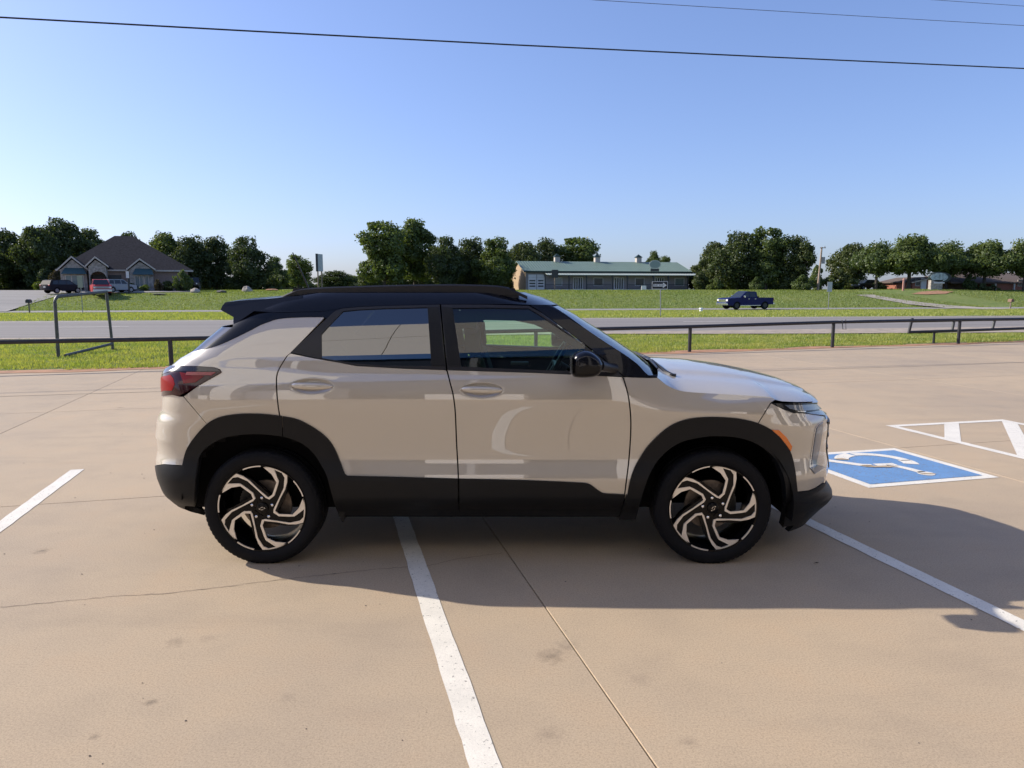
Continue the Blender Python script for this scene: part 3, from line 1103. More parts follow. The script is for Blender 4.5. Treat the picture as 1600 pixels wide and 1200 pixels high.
car_panel("bumper_cladding", SL, [trace(SL, [(1226.4, 774), (1245.5, 768.6), (1264, 766.8), (1275.5, 761.8), (1286.5, 754.4), ('T', 4.5, 754), ('T', 4.9, 754), ('T', 4.9, 815), ('T', 4.2, 817), (1240, 820), (1223, 822.5), (1226, 800)])],
          PLASTIC, fbump, off=0.005, depth=0.03, joined=True, step=0.022)
car_panel("grille", SL, [trace(SL, [('T', 4.46, 656), ('T', 4.9, 654), ('T', 4.9, 735), ('T', 4.50, 728), ('T', 4.47, 690)])], TRIM, fbump, off=0.006, depth=0.006, joined=True, step=0.04)
for zz in (0.62, 0.70, 0.78):
    car_panel("grille_bar", SL, [trace(SL, [('T', 4.5, 0, zz), ('T', 4.9, 0, zz), ('T', 4.9, 0, zz + .014), ('T', 4.5, 0, zz + .014)])], TRIM, fbump, off=0.010, depth=0.01, joined=True, step=0.05)
car_panel("licence_plate_holder", SL, [trace(SL, [('T', 4.74, 0, .50), ('T', 4.9, 0, .50), ('T', 4.9, 0, .60), ('T', 4.74, 0, .60)])], TRIM, fbump, off=0.012, depth=0.01, joined=True, step=0.05)

for sd in (1, -1):
    # day light blade, lower lamp, marker
    hl = car_panel("headlight", SL, [trace(SL, [(1203.5, 629.3), (1219, 630.6), (1245, 630.3), (1277, 629), ('T', 4.40, 629.5), ('T', 4.43, 650), (1289, 650), (1270, 648), (1255, 645.2), (1240, 644.8), (1226, 639.8)])],
                   GLOSS_BLACK, suv, off=0.002, side=sd)
    car_panel("lamp_lens", SL, [trace(SL, [(1226, 633), (1250, 633), (1275, 631.5), (1283, 639.5), (1262, 641.4), (1243, 641), (1233, 638.5)])], LAMP_CLEAR, hl, off=0.005, depth=0.004, side=sd, step=0.015)
    car_panel("lamp_blade", SL, [trace(SL, [(1244, 641.8), (1258, 642), (1258, 644.2), (1247, 643.8)])], LAMP_SILVER, hl, off=0.006, depth=0.004, side=sd, step=0.015)
    car_panel("lamp_trim", SL, [trace(SL, [(1258, 645), (1282, 641.3), (1291, 646.5), (1289, 649.6), (1270, 647.6)])], LAMP_CLEAR, hl, off=0.006, depth=0.004, side=sd, step=0.015)
    ll = car_panel("lower_headlight", SL, [trace(SL, [(1286, 657), (1279, 661.5), (1274, 667), (1271.5, 676), (1268, 700), (1264.5, 722), (1264, 730.5), (1272, 741), (1286, 735), ('T', 4.50, 728), ('T', 4.46, 660)])],
                   LAMP_SILVER, suv, off=0.003, depth=0.006, side=sd)
    car_panel("lamp_lens", SL, [trace(SL, [(1285, 659.5), (1280, 663), (1275.5, 668.5), (1273.5, 678), (1270, 702), (1267, 726), (1274, 725), (1280, 700), (1284, 675)])], LAMP_CLEAR, ll, off=0.006, depth=0.005, side=sd, step=0.015)
    car_panel("lamp_step", SL, [trace(SL, [(1265, 731.5), (1276, 726.5), (1289, 729.5), (1272.5, 740)])], LAMP_CLEAR, ll, off=0.007, depth=0.005, side=sd, step=0.015)
    car_panel("side_marker", SL, [trace(SL, [(1205.3, 671.8), (1208, 671.2), (1215.3, 671.2), (1227, 682.5), (1235.6, 696.5), (1233.6, 704.5), (1226, 693), (1216, 681)])], AMBER, suv, off=0.013, depth=0.012, side=sd, step=0.015)
    # tail lamp
    tl = car_panel("taillight", SL, [trace(SL, [('T', 0.36, 576.5), (262, 575), (268, 572.4), (280, 572.2), (310, 572.6), (329, 573.6), (341, 576.2), (346.6, 580.6), (345, 583), (281, 618.4), (270, 617), ('T', 0.36, 613.5)])],
                   RED_DARK, suv, off=0.006, depth=0.016, side=sd, step=0.018)
    car_panel("red_reflector", SL, [trace(SL, [('T', 0.37, 585), (258, 588), (268, 586), (272.5, 592), (274.5, 601), (270, 610.5), (258, 610), ('T', 0.37, 608)])], RED_LENS, tl, off=0.008, depth=0.004, side=sd, step=0.012)
    car_panel("red_reflector", SL, [trace(SL, [(282, 582), (320, 588), (306, 598), (288, 599.5)])], mat("deep_red_lens", (0.17, 0.004, 0.006), 0.25, coat=0.25, spec=0.2), tl, off=0.008, depth=0.004, side=sd, step=0.012)
    car_panel("pale_reflector", SL, [trace(SL, [(293, 581.8), (338, 582), (331, 587), (291, 586.5)])], PINK_LENS, tl, off=0.009, depth=0.004, side=sd, step=0.012)
    car_panel("smoked_strip", SL, [trace(SL, [('T', 0.38, 577.5), (266, 574.2), (280, 573.2), (310, 573.6), (329, 574.6), (340, 577), (345.3, 580.6), (300, 580.8), (268, 581), ('T', 0.38, 581.5)])],
              mat("smoked_lens", (0.022, 0.020, 0.027), 0.15, coat=0.5), tl, off=0.008, depth=0.004, side=sd, step=0.012)

# hood: spans from seam to seam over a crowned middle
hb = trace(SL, SEAM_H + [(1222, 627), (1245, 628), (1270, 627.4)], closed=False, step=8) + [(4.30, zv(627)), (4.5, zv(627) + .004), (4.7, zv(627) + .006), (4.9, zv(627) + .006)]
bp = SL.P(np.array([p[0] for p in hb]), np.array([p[1] for p in hb]))
sil = [(1040, 561.5), (1052, 562.5), (1075, 563.5), (1098.8, 566), (1125, 569.5), (1151, 574), (1175, 579), (1198, 584.5), (1213, 589), (1226, 594), (1240, 601), (1254, 609), (1266, 617), (1277, 624.5), (1283, 632)]
ZC = smooth_table([(at_depth(u, v, CAR_Y + 0.02)[0], at_depth(u, v, CAR_Y + 0.02)[2]) for u, v in sil], sig=0.02)
xs_nose = float(bp[-1][0])
ks = np.concatenate([np.linspace(1, .5, 26), np.linspace(.46, 0, 10)])
HK = spline([0, .15, .3, .44, .50, .56, .62, .72, .84, .92, .97, 1.0], [1.0, .985, .93, .84, .785, .67, .585, .49, .335, .19, .08, 0.0])
rows = []
for i, p in enumerate(bp):
    # distance along the hood 0 (cowl) .. 1 (nose)
    s_ = min(1.0, max(0.0, (p[0] - bp[0][0]) / (xs_nose - bp[0][0])))
    row = []
    for k in ks:
        x = p[0] + 0.105 * (1 - k * k) * max(0.0, 1 - s_ * 4) ** 1.0
        hz = np.interp(k, HK[0], HK[1])
        zc = float(np.interp(x, ZC[0], ZC[1]))
        yb = p[1] * k
        zc -= 0.0
        z = p[2] + max(0.0, zc - p[2]) * hz
        row.append((x - CAR_X, -yb, z))
    row = row[:-1] + [row[-1]] + [(q[0], -q[1], q[2]) for q in reversed(row[:-1])]
    rows.append(row)
m_ = MB()
n = len(rows[0])
m_.add([q for r in rows for q in r], [(i * n + j, i * n + j + 1, (i + 1) * n + j + 1, (i + 1) * n + j) for i in range(len(rows) - 1) for j in range(n - 1)])
# turned-down edge
lo = [(q[0], q[1] * .992, q[2] - 0.018) for q in [r[0] for r in rows]]
hd = m_.build("hood", PAINT, suv, smooth=50)
hood_rear = rows[0]

# cowl, wipers
m_ = MB()
c_rear = [SW.P(np.array([t]), np.array([zv(588) - 0.012]))[0] for t in np.linspace(3.95, 4.9, 14)]
c_rear = [(p[0] - CAR_X, -p[1], p[2]) for p in c_rear]
c_rear = c_rear + [(p[0], -p[1], p[2]) for p in reversed(c_rear[:-1])]
idx = [int(round(i * (len(hood_rear) - 1) / (len(c_rear) - 1))) for i in range(len(c_rear))]
front_ = [(hood_rear[i][0] + 0.012, hood_rear[i][1] * .985, hood_rear[i][2] - 0.020) for i in idx]
nn = len(c_rear)
midr = [tuple((a[c] + b[c]) / 2 - (0.018 if c == 2 else 0) for c in range(3)) for a, b in zip(c_rear, front_)]
m_.add(c_rear + midr + front_, [(r * nn + j, r * nn + j + 1, (r + 1) * nn + j + 1, (r + 1) * nn + j) for r in (0, 1) for j in range(nn - 1)])
m_.build("cowl_panel", TRIM, suv, smooth=40)
def ws_x(y, z):
    w = float(w_side(np.array([0.3]), np.array([z]))[0])
    xf = float(SW.xf(z))
    return xf - SW.af + SW.af * max(0.0, 1 - min(1, abs(y) / w) ** SW.nf) ** (1 / SW.nf) - CAR_X


for (y0, y1) in ((-0.60, -0.04), (-0.02, 0.56)):
    m_ = MB()
    zb0, zb1 = 1.115, 1.150
    b0 = Vector((ws_x(y0 + .10, zb0) + .022, y0 + .10, zb0 + .010))
    b1 = Vector((ws_x(y1, zb1) + .022, y1, zb1 + .010))
    m_.tube([b0, (b0 + b1) / 2 + Vector((.006, 0, .004)), b1], [0.006, 0.009, 0.005], 6)
    piv = Vector((ws_x(y0 + .02, 1.09) + .09, y0 + .02, 1.088))
    m_.tube([piv + Vector((0, 0, -.03)), piv + Vector((0, 0, .012))], 0.02, 10)
    m_.tube([piv, piv + Vector((-.03, .06, .016)), (b0 + b1) / 2 + Vector((.008, 0, .010))], [0.014, 0.011, 0.007], 8)
    m_.build("wiper", TRIM, suv, smooth=40)

# door handles
for (sd, quarter, rdoor, fdoor, fender) in sides:
    for h, door in ((H_REAR, rdoor), (H_FRONT, fdoor)):
        m_ = MB()
        rings = []
        L, K = 0.118, 18
        for i in range(K + 1):
            t = -1 + 2 * i / K
            r = max(0.01, (1 - abs(t) ** 3.2)) ** 0.42
            yc = 0.892 + 0.020 * (1 - t ** 4)
            rings.append([(h[0] - CAR_X + L * t, -sd * (yc + 0.012 * r * math.cos(a)), h[2] + 0.004 - 0.004 * t + 0.0195 * r * math.sin(a)) for a in [2 * math.pi * q / 12 for q in range(12)]])
        vs = [p for r in rings for p in r]
        m_.add(vs, [(i * 12 + q, i * 12 + (q + 1) % 12, (i + 1) * 12 + (q + 1) % 12, (i + 1) * 12 + q) for i in range(K) for q in range(12)])
        m_.build("door_handle", PAINT, door, smooth=50)

# mirrors
MIR = curve([(892.5, 560), (897, 553), (904, 549.3), (913, 547.3), (922, 549), (930, 553.5), (937, 560), (941, 567), (941.5, 571), (938.5, 581), (931, 587.3), (917, 589.6), (901, 589.4), (894, 586), (892, 575), (892.5, 560)])[:-1]


def inflate(mb, outline, y_mid, d_out, d_in, keep=None, mi=0):
    cu = sum(p[0] for p in outline) / len(outline)
    cv_ = sum(p[1] for p in outline) / len(outline)
    n = len(outline)
    rings = []
    for a in np.linspace(-math.pi / 2, math.pi / 2, 15):
        k = math.cos(a) ** 0.42 if abs(a) < 1.55 else 0.02
        dy = (d_out if a > 0 else d_in) * math.sin(a)
        rings.append([sidept(cu + (u - cu) * k, cv_ + (v - cv_) * k, y_mid) for u, v in outline])
        rings[-1] = [(p[0], -(y_mid + dy), p[2]) for p in rings[-1]]
    return rings, n


rings, n = inflate(None, MIR, 1.03, 0.075, 0.085)
zsplit = at_depth(917, 569.5, CAR_Y - 1.03)[2]
for (sd, quarter, rdoor, fdoor, fender) in sides:
    cap, low = MB(), MB()
    vs = [(p[0], p[1] * sd, p[2]) for r in rings for p in r]
    for i in range(len(rings) - 1):
        for j in range(n):
            f = (i * n + j, i * n + (j + 1) % n, (i + 1) * n + (j + 1) % n, (i + 1) * n + j)
            zc = sum(vs[q][2] for q in f) / 4
            tgt = cap if zc > zsplit else low
            tgt.add([vs[q] for q in f], [(0, 1, 2, 3)])
    objs = []
    for mb, nm, mt, sc in ((cap, "mirror_cap", GLOSS_BLACK, 1.0), (low, "mirror_housing", MIRROR_LOW, 0.985)):
        me = bpy.data.meshes.new(nm)
        me.from_pydata(mb.v, [], mb.f)
        bm = bmesh.new()
        bm.from_mesh(me)
        bmesh.ops.remove_doubles(bm, verts=bm.verts, dist=1e-5)
        bmesh.ops.recalc_face_normals(bm, faces=bm.faces)
        bm.to_mesh(me)
        bm.free()
        me.materials.append(mt)
        me.polygons.foreach_set('use_smooth', [True] * len(me.polygons))
        objs.append(me)
    mr = link(bpy.data.objects.new("side_mirror", objs[1]), suv)
    link(bpy.data.objects.new("mirror_cap", objs[0]), mr)
    m_ = MB()
    ap = [sidept(936, 571.5, .99), sidept(948, 574, .92), sidept(960, 576, .86)]
    m_.tube([(p[0], p[1] * sd, p[2]) for p in ap], [0.034, 0.028, 0.030], 10)
    m_.build("mirror_arm", TRIM, mr, smooth=50)
    m_ = MB()
    q = [sidept(893.5, v, 1.03) for v in (556, 584)]
    m_.add([(q[0][0] - 0.004, (-0.96) * sd, q[0][2]), (q[0][0] - 0.004, (-1.10) * sd, q[0][2]), (q[1][0] - 0.004, (-1.10) * sd, q[1][2]), (q[1][0] - 0.004, (-0.96) * sd, q[1][2])], [(0, 1, 2, 3)])
    m_.build("mirror_glass", CHROME, mr)

# dark inner shell, wheel wells, floor
TT = np.linspace(0, 4.9, 150)
ZZ = np.linspace(0.30, 1.02, 26)
vs, fs = [], []
for sgn in (1, -1):
    b = len(vs)
    gT, gZ = np.meshgrid(TT, ZZ)
    p = SL.P(gT.ravel(), gZ.ravel()) - SL.Nrm(gT.ravel(), gZ.ravel()) * 0.022
    for q in p:
        vs.append((q[0] - CAR_X, -sgn * q[1], q[2]))
    for i in range(len(ZZ) - 1):
        for j in range(len(TT) - 1):
            f = (i * 150 + j, i * 150 + j + 1, (i + 1) * 150 + j + 1, (i + 1) * 150 + j)
            c = np.mean([p[k] for k in f], 0)
            if c[0] > 1.0 and c[2] > 0.86:
                continue
            if any((c[0] - wx) ** 2 + (c[2] - HUB_Z - .01) ** 2 < 0.450 ** 2 and c[1] > .6 for wx in WX):
                continue
            fs.append(tuple(k + b for k in f))
m_ = MB()
m_.add(vs, fs)
# belt shelves down to the doors, floor, firewall
for sgn in (1, -1):
    xr_, xf_ = -1.95 - CAR_X, 0.86 - CAR_X
    m_.add([(xr_, -.70 * sgn, .98), (xf_, -.70 * sgn, .98), (xf_, -.86 * sgn, 1.06), (xr_, -.86 * sgn, 1.06)], [(0, 1, 2, 3)])
    m_.add([(xr_, -.70 * sgn, .30), (xf_, -.70 * sgn, .30), (xf_, -.70 * sgn, .98), (xr_, -.70 * sgn, .98)], [(0, 1, 2, 3)])
m_.add([(-1.97 - CAR_X, -.56, .285), (1.75 - CAR_X, -.56, .285), (1.75 - CAR_X, .56, .285), (-1.97 - CAR_X, .56, .285)], [(0, 1, 2, 3)])
m_.add([(-1.0 - CAR_X, -.76, .28), (0.70 - CAR_X, -.76, .28), (0.70 - CAR_X, .76, .28), (-1.0 - CAR_X, .76, .28)], [(0, 1, 2, 3)])
m_.add([(0.86 - CAR_X, -.8, .30), (0.86 - CAR_X, .8, .30), (0.86 - CAR_X, .8, 1.08), (0.86 - CAR_X, -.8, 1.08)], [(0, 1, 2, 3)])
m_.build("inner_shell", DARK, suv)
for wx in WX:
    for sd in (1, -1):
        m_ = MB()
        K = 28
        ring0, ring1 = [], []
        for i in range(K + 1):
            a = math.radians((-10 if wx > 0 else 4) + (186 if wx > 0 else 170) * i / K)
            cx, cz = wx - CAR_X + 0.462 * math.cos(a), HUB_Z + 0.008 + 0.462 * math.sin(a)
            ring0.append((cx, -0.872 * sd, cz))
            ring1.append((cx, -0.42 * sd, cz))
        m_.add(ring0 + ring1, [(i, i + 1, K + 2 + i, K + 1 + i) for i in range(K)])
        c = len(m_.v)
        m_.add(ring1 + [(wx - CAR_X, -.42 * sd, HUB_Z - .02)], [(i, i + 1, K + 1) for i in range(K)])
        m_.build("wheel_well", LINER, suv)
m_ = MB()
m_.add([(533 / 1, 0, 0)], [])
for sd in (1, -1):
    m_ = MB()
    a = sidept(526.5, 799, .80)
    b_ = sidept(541, 799, .80)
    c = sidept(534, 816, .80)
    m_.prism([(a[0], a[2] + .02), (b_[0], b_[2] + .02), (c[0] + .008, c[2]), (c[0], c[2])], -.62 * sd, -.80 * sd)
    m_.build("mud_flap", PLASTIC, suv)

# antenna
m_ = MB()
ab, at_ = at_depth(484.5, 449, CAR_Y), at_depth(457.3, 394.5, CAR_Y)
m_.tube([(ab[0] - CAR_X, 0, ab[2] - .03), (at_[0] - CAR_X, 0, at_[2])], [0.006, 0.0035], 6)
m_.tube([(ab[0] - CAR_X + .02, 0, ab[2] - .035), (ab[0] - CAR_X, 0, ab[2] - .005)], [0.022, 0.009], 8)
m_.build("antenna", TRIM, suv, smooth=50)
# ---------------------------------------------------------------- SUV: wheels and cabin
RF = 383.0          # traced rim radius, brought to metres below
RIM_R = 0.258


def rp(x, y):
    return ((x - 715) / RF * RIM_R, -(y - 720) / RF * RIM_R)


V_BAND = [(690, 354), (740, 352), (785, 362), (834, 458), (829, 500), (809, 592), (770, 632), (739, 623), (642, 550), (567, 495), (480, 470), (436, 484), (398, 541), (370, 590), (352, 627),
          (342, 618), (368, 548), (410, 487), (454, 440), (525, 457), (585, 488), (662, 551), (757, 615), (791, 585), (815, 472), (768, 406)]
BODY = [(735, 353), (787, 362), (838, 458), (830, 500), (812, 592), (775, 636), (768, 700), (790, 740), (832, 742), (850, 725), (880, 640), (903, 560), (910, 510), (912, 403), (875, 386), (830, 372)]


def rot(pts, a):
    c, s = math.cos(a), math.sin(a)
    return [(x * c - y * s, x * s + y * c) for x, y in pts]


def tri_prism(mb, poly, y0, y1, mi_face, mi_side):
    r = delaunay_2d_cdt([Vector(p) for p in poly], [(i, (i + 1) % len(poly)) for i in range(len(poly))], [], 1, 1e-7)
    vv = [(p.x, p.y) for p in r[0]]
    b = [(x, y0, z) for x, z in vv]
    mb.add(b, [tuple(f) for f in r[2]], mi_face)
    n = len(poly)
    mb.add([(x, y0, z) for x, z in poly] + [(x, y1, z) for x, z in poly], [(i, (i + 1) % n, n + (i + 1) % n, n + i) for i in range(n)], mi_side)


def plain(mb, name, mats, parent, smooth=None):
    me = bpy.data.meshes.new(name)
    me.from_pydata(mb.v, [], mb.f)
    for m in mats:
        me.materials.append(m)
    me.polygons.foreach_set('material_index', mb.m)
    if smooth is not None:
        shade_by_angle(me, smooth)
    return link(bpy.data.objects.new(name, me), parent)


def lathe(mb, prof, n=96, mi=0, mod=None, close=False):
    "profile of (axial y, radius); axis along y"
    vs, fs = [], []
    for i in range(n):
        a = 2 * math.pi * i / n
        for j, (y, r) in enumerate(prof):
            rr = r if mod is None else mod(i, j, r)
            vs.append((rr * math.cos(a), y, rr * math.sin(a)))
    m = len(prof)
    for i in range(n):
        k = (i + 1) % n
        for j in range(m - 1):
            fs.append((i * m + j, i * m + j + 1, k * m + j + 1, k * m + j))
    mb.add(vs, fs, mi)


TYRE = [(-.100, .256), (-.108, .262), (-.116, .275), (-.120, .290), (-.121, .304), (-.118, .318), (-.1155, .3195), (-.113, .327), (-.108, .3345), (-.100, .3400), (-.092, .3430), (-.085, .3442),
        (-.062, .3450), (-.0618, .338), (-.054, .338), (-.0538, .3452), (-.012, .3455), (-.0118, .338), (.0118, .338), (.012, .3455), (.0538, .3452), (.054, .338), (.0618, .338), (.062, .3450),
        (.085, .3442), (.100, .340), (.113, .327), (.120, .300), (.116, .275), (.100, .256)]


def make_wheel(spin):
    root = bpy.data.objects.new("wheel", None)
    link(root, suv)
    mb = MB()

    def notch(i, j, r):
        if j in (8, 9, 10, 25, 26) and i % 4 == 0:
            return r - 0.0035
        if j in (12, 23) and i % 6 == 0:
            return r - 0.0015
        return r
    lathe(mb, [(y - .745, r) for y, r in TYRE], 288, 0, notch)
    mb.v = [(x, y, max(z, -HUB_Z + 0.001)) for x, y, z in mb.v]
    plain(mb, "tyre", [RUBBER], root, 35)
    # sidewall rings
    rim = MB()
    lathe(rim, [(-.846, .256), (-.852, .262), (-.856, .260), (-.855, .2535), (-.846, .250), (-.825, .240), (-.80, .232), (-.70, .226), (-.635, .238), (-.632, .246)], 120, 1)
    for k in range(5):
        a = math.radians(72 * k)
        tri_prism(rim, rot([rp(*p) for p in V_BAND], a), -.850, -.842, 0, 0)
        tri_prism(rim, rot([rp(*p) for p in BODY], a), -.843, -.800, 1, 1)
        # arms of the V behind the bright band
        tri_prism(rim, rot([rp(*p) for p in [(737, 624), (565, 497), (478, 471), (436, 484), (352, 627), (342, 618), (410, 487), (454, 440), (525, 451), (592, 481), (752, 604), (800, 640), (760, 680)]], a), -.8425, -.805, 1, 1)
        arc = [(RIM_R * .998 * math.cos(t), RIM_R * .998 * math.sin(t)) for t in np.radians(np.linspace(97, 121, 9))] + \
              [(RIM_R * .972 * math.cos(t), RIM_R * .972 * math.sin(t)) for t in np.radians(np.linspace(121, 97, 9))]
        tri_prism(rim, rot(arc, a), -.8565, -.848, 0, 0)
    hub = [(.072 * math.cos(t), .072 * math.sin(t)) for t in np.linspace(0, 2 * math.pi, 30, endpoint=False)]
    tri_prism(rim, hub, -.838, -.79, 1, 1)
    ro = plain(rim, "rim", [ALLOY_FACE, ALLOY_BLACK], root, 30)
    for k in range(5):
        nut = MB()
        a = math.radians(98 + 72 * k)
        c = (0.0621 * math.cos(a), 0.0621 * math.sin(a))
        for (r0, r1, y0, y1) in ((.0095, .0085, -.838, -.850), (.0085, .005, -.850, -.853)):
            q0 = [(c[0] + r0 * math.cos(t), y0, c[1] + r0 * math.sin(t)) for t in np.linspace(0, 2 * math.pi, 10, endpoint=False)]
            q1 = [(c[0] + r1 * math.cos(t), y1, c[1] + r1 * math.sin(t)) for t in np.linspace(0, 2 * math.pi, 10, endpoint=False)]
            nut.add(q0 + q1, [(i, (i + 1) % 10, 10 + (i + 1) % 10, 10 + i) for i in range(10)] + [tuple(range(10, 20))])
        plain(nut, "wheel_nut", [CHROME], root, 40)
    capm = MB()
    lathe(capm, [(-.838, .034), (-.848, .033), (-.851, .028), (-.852, .0)], 30, 0)
    # cross shaped badge, slanted ends
    bow = [(-.0165, -.0035), (-.0065, -.0035), (-.0078, -.0085), (.0052, -.0085), (.0065, -.0035), (.0190, -.0035), (.0165, .0035), (.0065, .0035), (.0078, .0085), (-.0052, .0085), (-.0065, .0035), (-.0190, .0035)]
    tri_prism(capm, rot(bow, math.radians(spin[1])), -.8535, -.850, 1, 1)
    inn = [(x * .80, y * .72) for x, y in bow]
    tri_prism(capm, rot(inn, math.radians(spin[1])), -.8542, -.852, 0, 0)
    plain(capm, "centre_cap", [ALLOY_BLACK, CHROME], root, 40)
    # brake
    br = MB()
    lathe(br, [(-.775, .02), (-.775, .070), (-.765, .075), (-.765, .148), (-.742, .148), (-.742, .06)], 64, 0)
    lathe(br, [(-.72, .0), (-.72, .09), (-.60, .09), (-.60, .0)], 24, 1)
    plain(br, "brake_disc", [STEEL, DARK], root, 40)
    cal = MB()
    a0 = 20 if spin[0] == 0 else 150
    for t in range(a0 - 24, a0 + 25, 8):
        a = math.radians(t)
        cal.box((.125 * math.cos(a), -.755, .125 * math.sin(a)), (.05, .075, .05))
    plain(cal, "brake_caliper", [mat("caliper", (0.03, 0.03, 0.032), 0.5, metal=0.4)], root)
    for ch in root.children:
        if ch.name.split('.')[0] in ("rim", "wheel_nut"):
            ch.rotation_euler = (0, math.radians(-spin[0]), 0)
    return root


def turn_y_up(o):
    return o


for i, wx in enumerate(WX):
    w = make_wheel((-8.0, 12.0) if i == 0 else (0.0, 52.0))
    w.location = (wx - CAR_X, 0, HUB_Z)
    f = copy_tree(w, suv)
    f.rotation_euler = (0, 0, math.pi)

# axles so that the underside is not empty
for wx, r_ in ((WX[0], .04), (WX[1], .03)):
    m_ = MB()
    m_.tube([(wx - CAR_X, -.6, HUB_Z), (wx - CAR_X, .6, HUB_Z)], r_, 10)
    m_.build("axle_beam", DARK, suv, smooth=50)


# seats, wheel, dashboard
def seat(x, y, w, back=1.0, name="seat"):
    m = MB()

    def slab(prof, hw, bev):
        n = len(prof)
        rows = []
        for k in (-1, -.86, .86, 1):
            s = 0.93 if abs(k) == 1 else 1.0
            cx = sum(p[0] for p in prof) / n
            cz = sum(p[1] for p in prof) / n
            rows.append([(cx + (p[0] - cx) * s, y + hw * k, cz + (p[1] - cz) * s) for p in prof])
        vs = [q for r in rows for q in r]
        fs = [(i * n + j, i * n + (j + 1) % n, (i + 1) * n + (j + 1) % n, (i + 1) * n + j) for i in range(3) for j in range(n)]
        fs += [tuple(range(n)), tuple(4 * n - 1 - q for q in range(n))]
        m.add(vs, fs)
    slab([(x + .02, .52), (x + .50, .60), (x + .53, .56), (x + .50, .42), (x, .40)], w, .03)
    slab([(x + .02, .48), (x + .13, .52), (x - .06, 1.16), (x - .10, 1.19), (x - .16, 1.17), (x - .14, 1.0)], w * .92, .03)
    return m.build(name, SEAT, suv, smooth=35)


for y in (-.38, .38):
    s = seat(-.13 - CAR_X, y, .25)
    hr = MB()
    xh = -.13 - CAR_X
    prof = [(xh - .10, 1.20), (xh - .06, 1.21), (xh - .075, 1.36), (xh - .11, 1.40), (xh - .16, 1.38), (xh - .165, 1.22)]
    hr.prism(prof, y - .125, y + .125)
    hr.build("headrest", SEAT, s, smooth=20)
s = seat(-1.22 - CAR_X, 0, .62, name="rear_seat")
for y in (-.38, 0, .38):
    hr = MB()
    hr.box((-1.22 - CAR_X - .12, y, 1.25), (.09, .24, .16), bev=.03)
    hr.build("headrest", SEAT, s)
m_ = MB()
m_.prism([(0.50 - CAR_X, .62), (0.46 - CAR_X, 1.0), (0.52 - CAR_X, 1.10), (0.66 - CAR_X, 1.13), (0.90 - CAR_X, 1.09), (0.90 - CAR_X, .62)], -.72, .72)
db = m_.build("dashboard", SEAT, suv, smooth=30)
m_ = MB()
ctr = Vector((0.315 - CAR_X, .38, 1.06))
ax = Vector((-0.88, 0, 0.47)).normalized()
a1 = Vector((0, 1, 0))
a2 = ax.cross(a1).normalized()
m_.tube([ctr + (a1 * math.cos(t) + a2 * math.sin(t)) * .185 for t in np.linspace(0, 2 * math.pi, 33)], 0.015, 8, caps=False)
m_.tube([ctr - a1 * .18, ctr - a1 * .05 + ax * -.02, ctr + a1 * .05 + ax * -.02, ctr + a1 * .18], [.014, .03, .03, .014], 8)
m_.tube([ctr + ax * -.02, ctr + a2 * .17], [.03, .014], 8)
m_.tube([ctr, ctr - ax * .25], [.045, .03], 10)
m_.build("steering_wheel", TRIM, suv, smooth=50)
# far door inner handle and bright lever
m_ = MB()
m_.box((0.06 - CAR_X, .70, 1.03), (.14, .02, .03), bev=.008)
m_.build("inner_door_pull", SILVER, sides[1][3])
# ---------------------------------------------------------------- ground, lot, road
LOT_AZ = math.radians(-14.5)
EA = Vector((math.sin(LOT_AZ), math.cos(LOT_AZ)))       # along the parking lines
EB = Vector((EA.y, -EA.x))                              # across them


def lot(a, b, z=0.0):
    p = EA * a + EB * b
    return (p.x, p.y, z)


ROAD_SLOPE = 0.1317
ROAD_KNOTS = [(-500, 0.0), (40, 0.0), (58, -0.42), (74, -0.72), (82, -0.70), (85, -0.50), (95, 0.74), (104, 1.20), (112, 1.30), (135, 1.32), (200, 1.35), (320, 1.0), (2500, -3.0)]


def terrain(x, y):
    q = y - ROAD_SLOPE * x
    z = np.interp(q, [k[0] for k in ROAD_KNOTS], [k[1] for k in ROAD_KNOTS])
    z = z + 0.55 * np.exp(-(((x - 60.5) / 11.0) ** 2 + ((y - 104) / 7.0) ** 2))
    return z


def tz(x, y):
    return float(terrain(np.array([x]), np.array([y]))[0])


def ground_at(u, v):
    "where the line of sight of a traced point meets the terrain"
    r = ray(u, v)
    Y = np.concatenate([np.linspace(3, 60, 1200), np.linspace(60, 400, 3000)])
    x = r[0] / r[1] * Y
    z = CAM_H + r[2] / r[1] * Y
    g = z - terrain(x, Y)
    i = int(np.nonzero(g <= 0)[0][0]) if (g <= 0).any() else len(Y) - 1
    return float(x[i]), float(Y[i])


def stand(u, Y):
    "point on the ground seen at column u, Y metres away"
    x = (u - 800) / F_PX * Y * (CP + 0.012)
    return Vector((x, Y, tz(x, Y)))


def px_m(Y):
    return F_PX / (Y * 0.993 + 0.1)


# main ground sheet, grass, out to the horizon
qs = np.concatenate([np.array([-500, -200, -60, -20, 0, 8]), np.arange(12, 40, 2.0), np.arange(40, 120, 1.5), np.array([40, 58, 74, 82, 85, 95, 104, 112]), np.arange(120, 200, 8), np.array([200, 260, 320, 600, 1200, 2500])])
qs = np.unique(qs)
xs = np.unique(np.concatenate([np.array([-2500, -1200, -600, -300]), np.arange(-160, 161, 4.0), np.array([300, 600, 1200, 2500])]))
gx, gq = np.meshgrid(xs, qs)
gy = gq + ROAD_SLOPE * gx
gz = terrain(gx, gy)
front = [(EA.x * 15.9, EA.y * 15.9)]
low = np.clip((12.6 + 0.31 * gx + 0.6 - gy) / 2.0, 0, 1) * 0.14 * (np.abs(gx) < 300)
gz = gz - low - 0.012
W_, H_ = len(xs), len(qs)
ii = np.arange((H_ - 1) * W_).reshape(H_ - 1, W_)[:, :-1].ravel()
idx = np.stack([ii, ii + 1, ii + 1 + W_, ii + W_], 1).ravel()
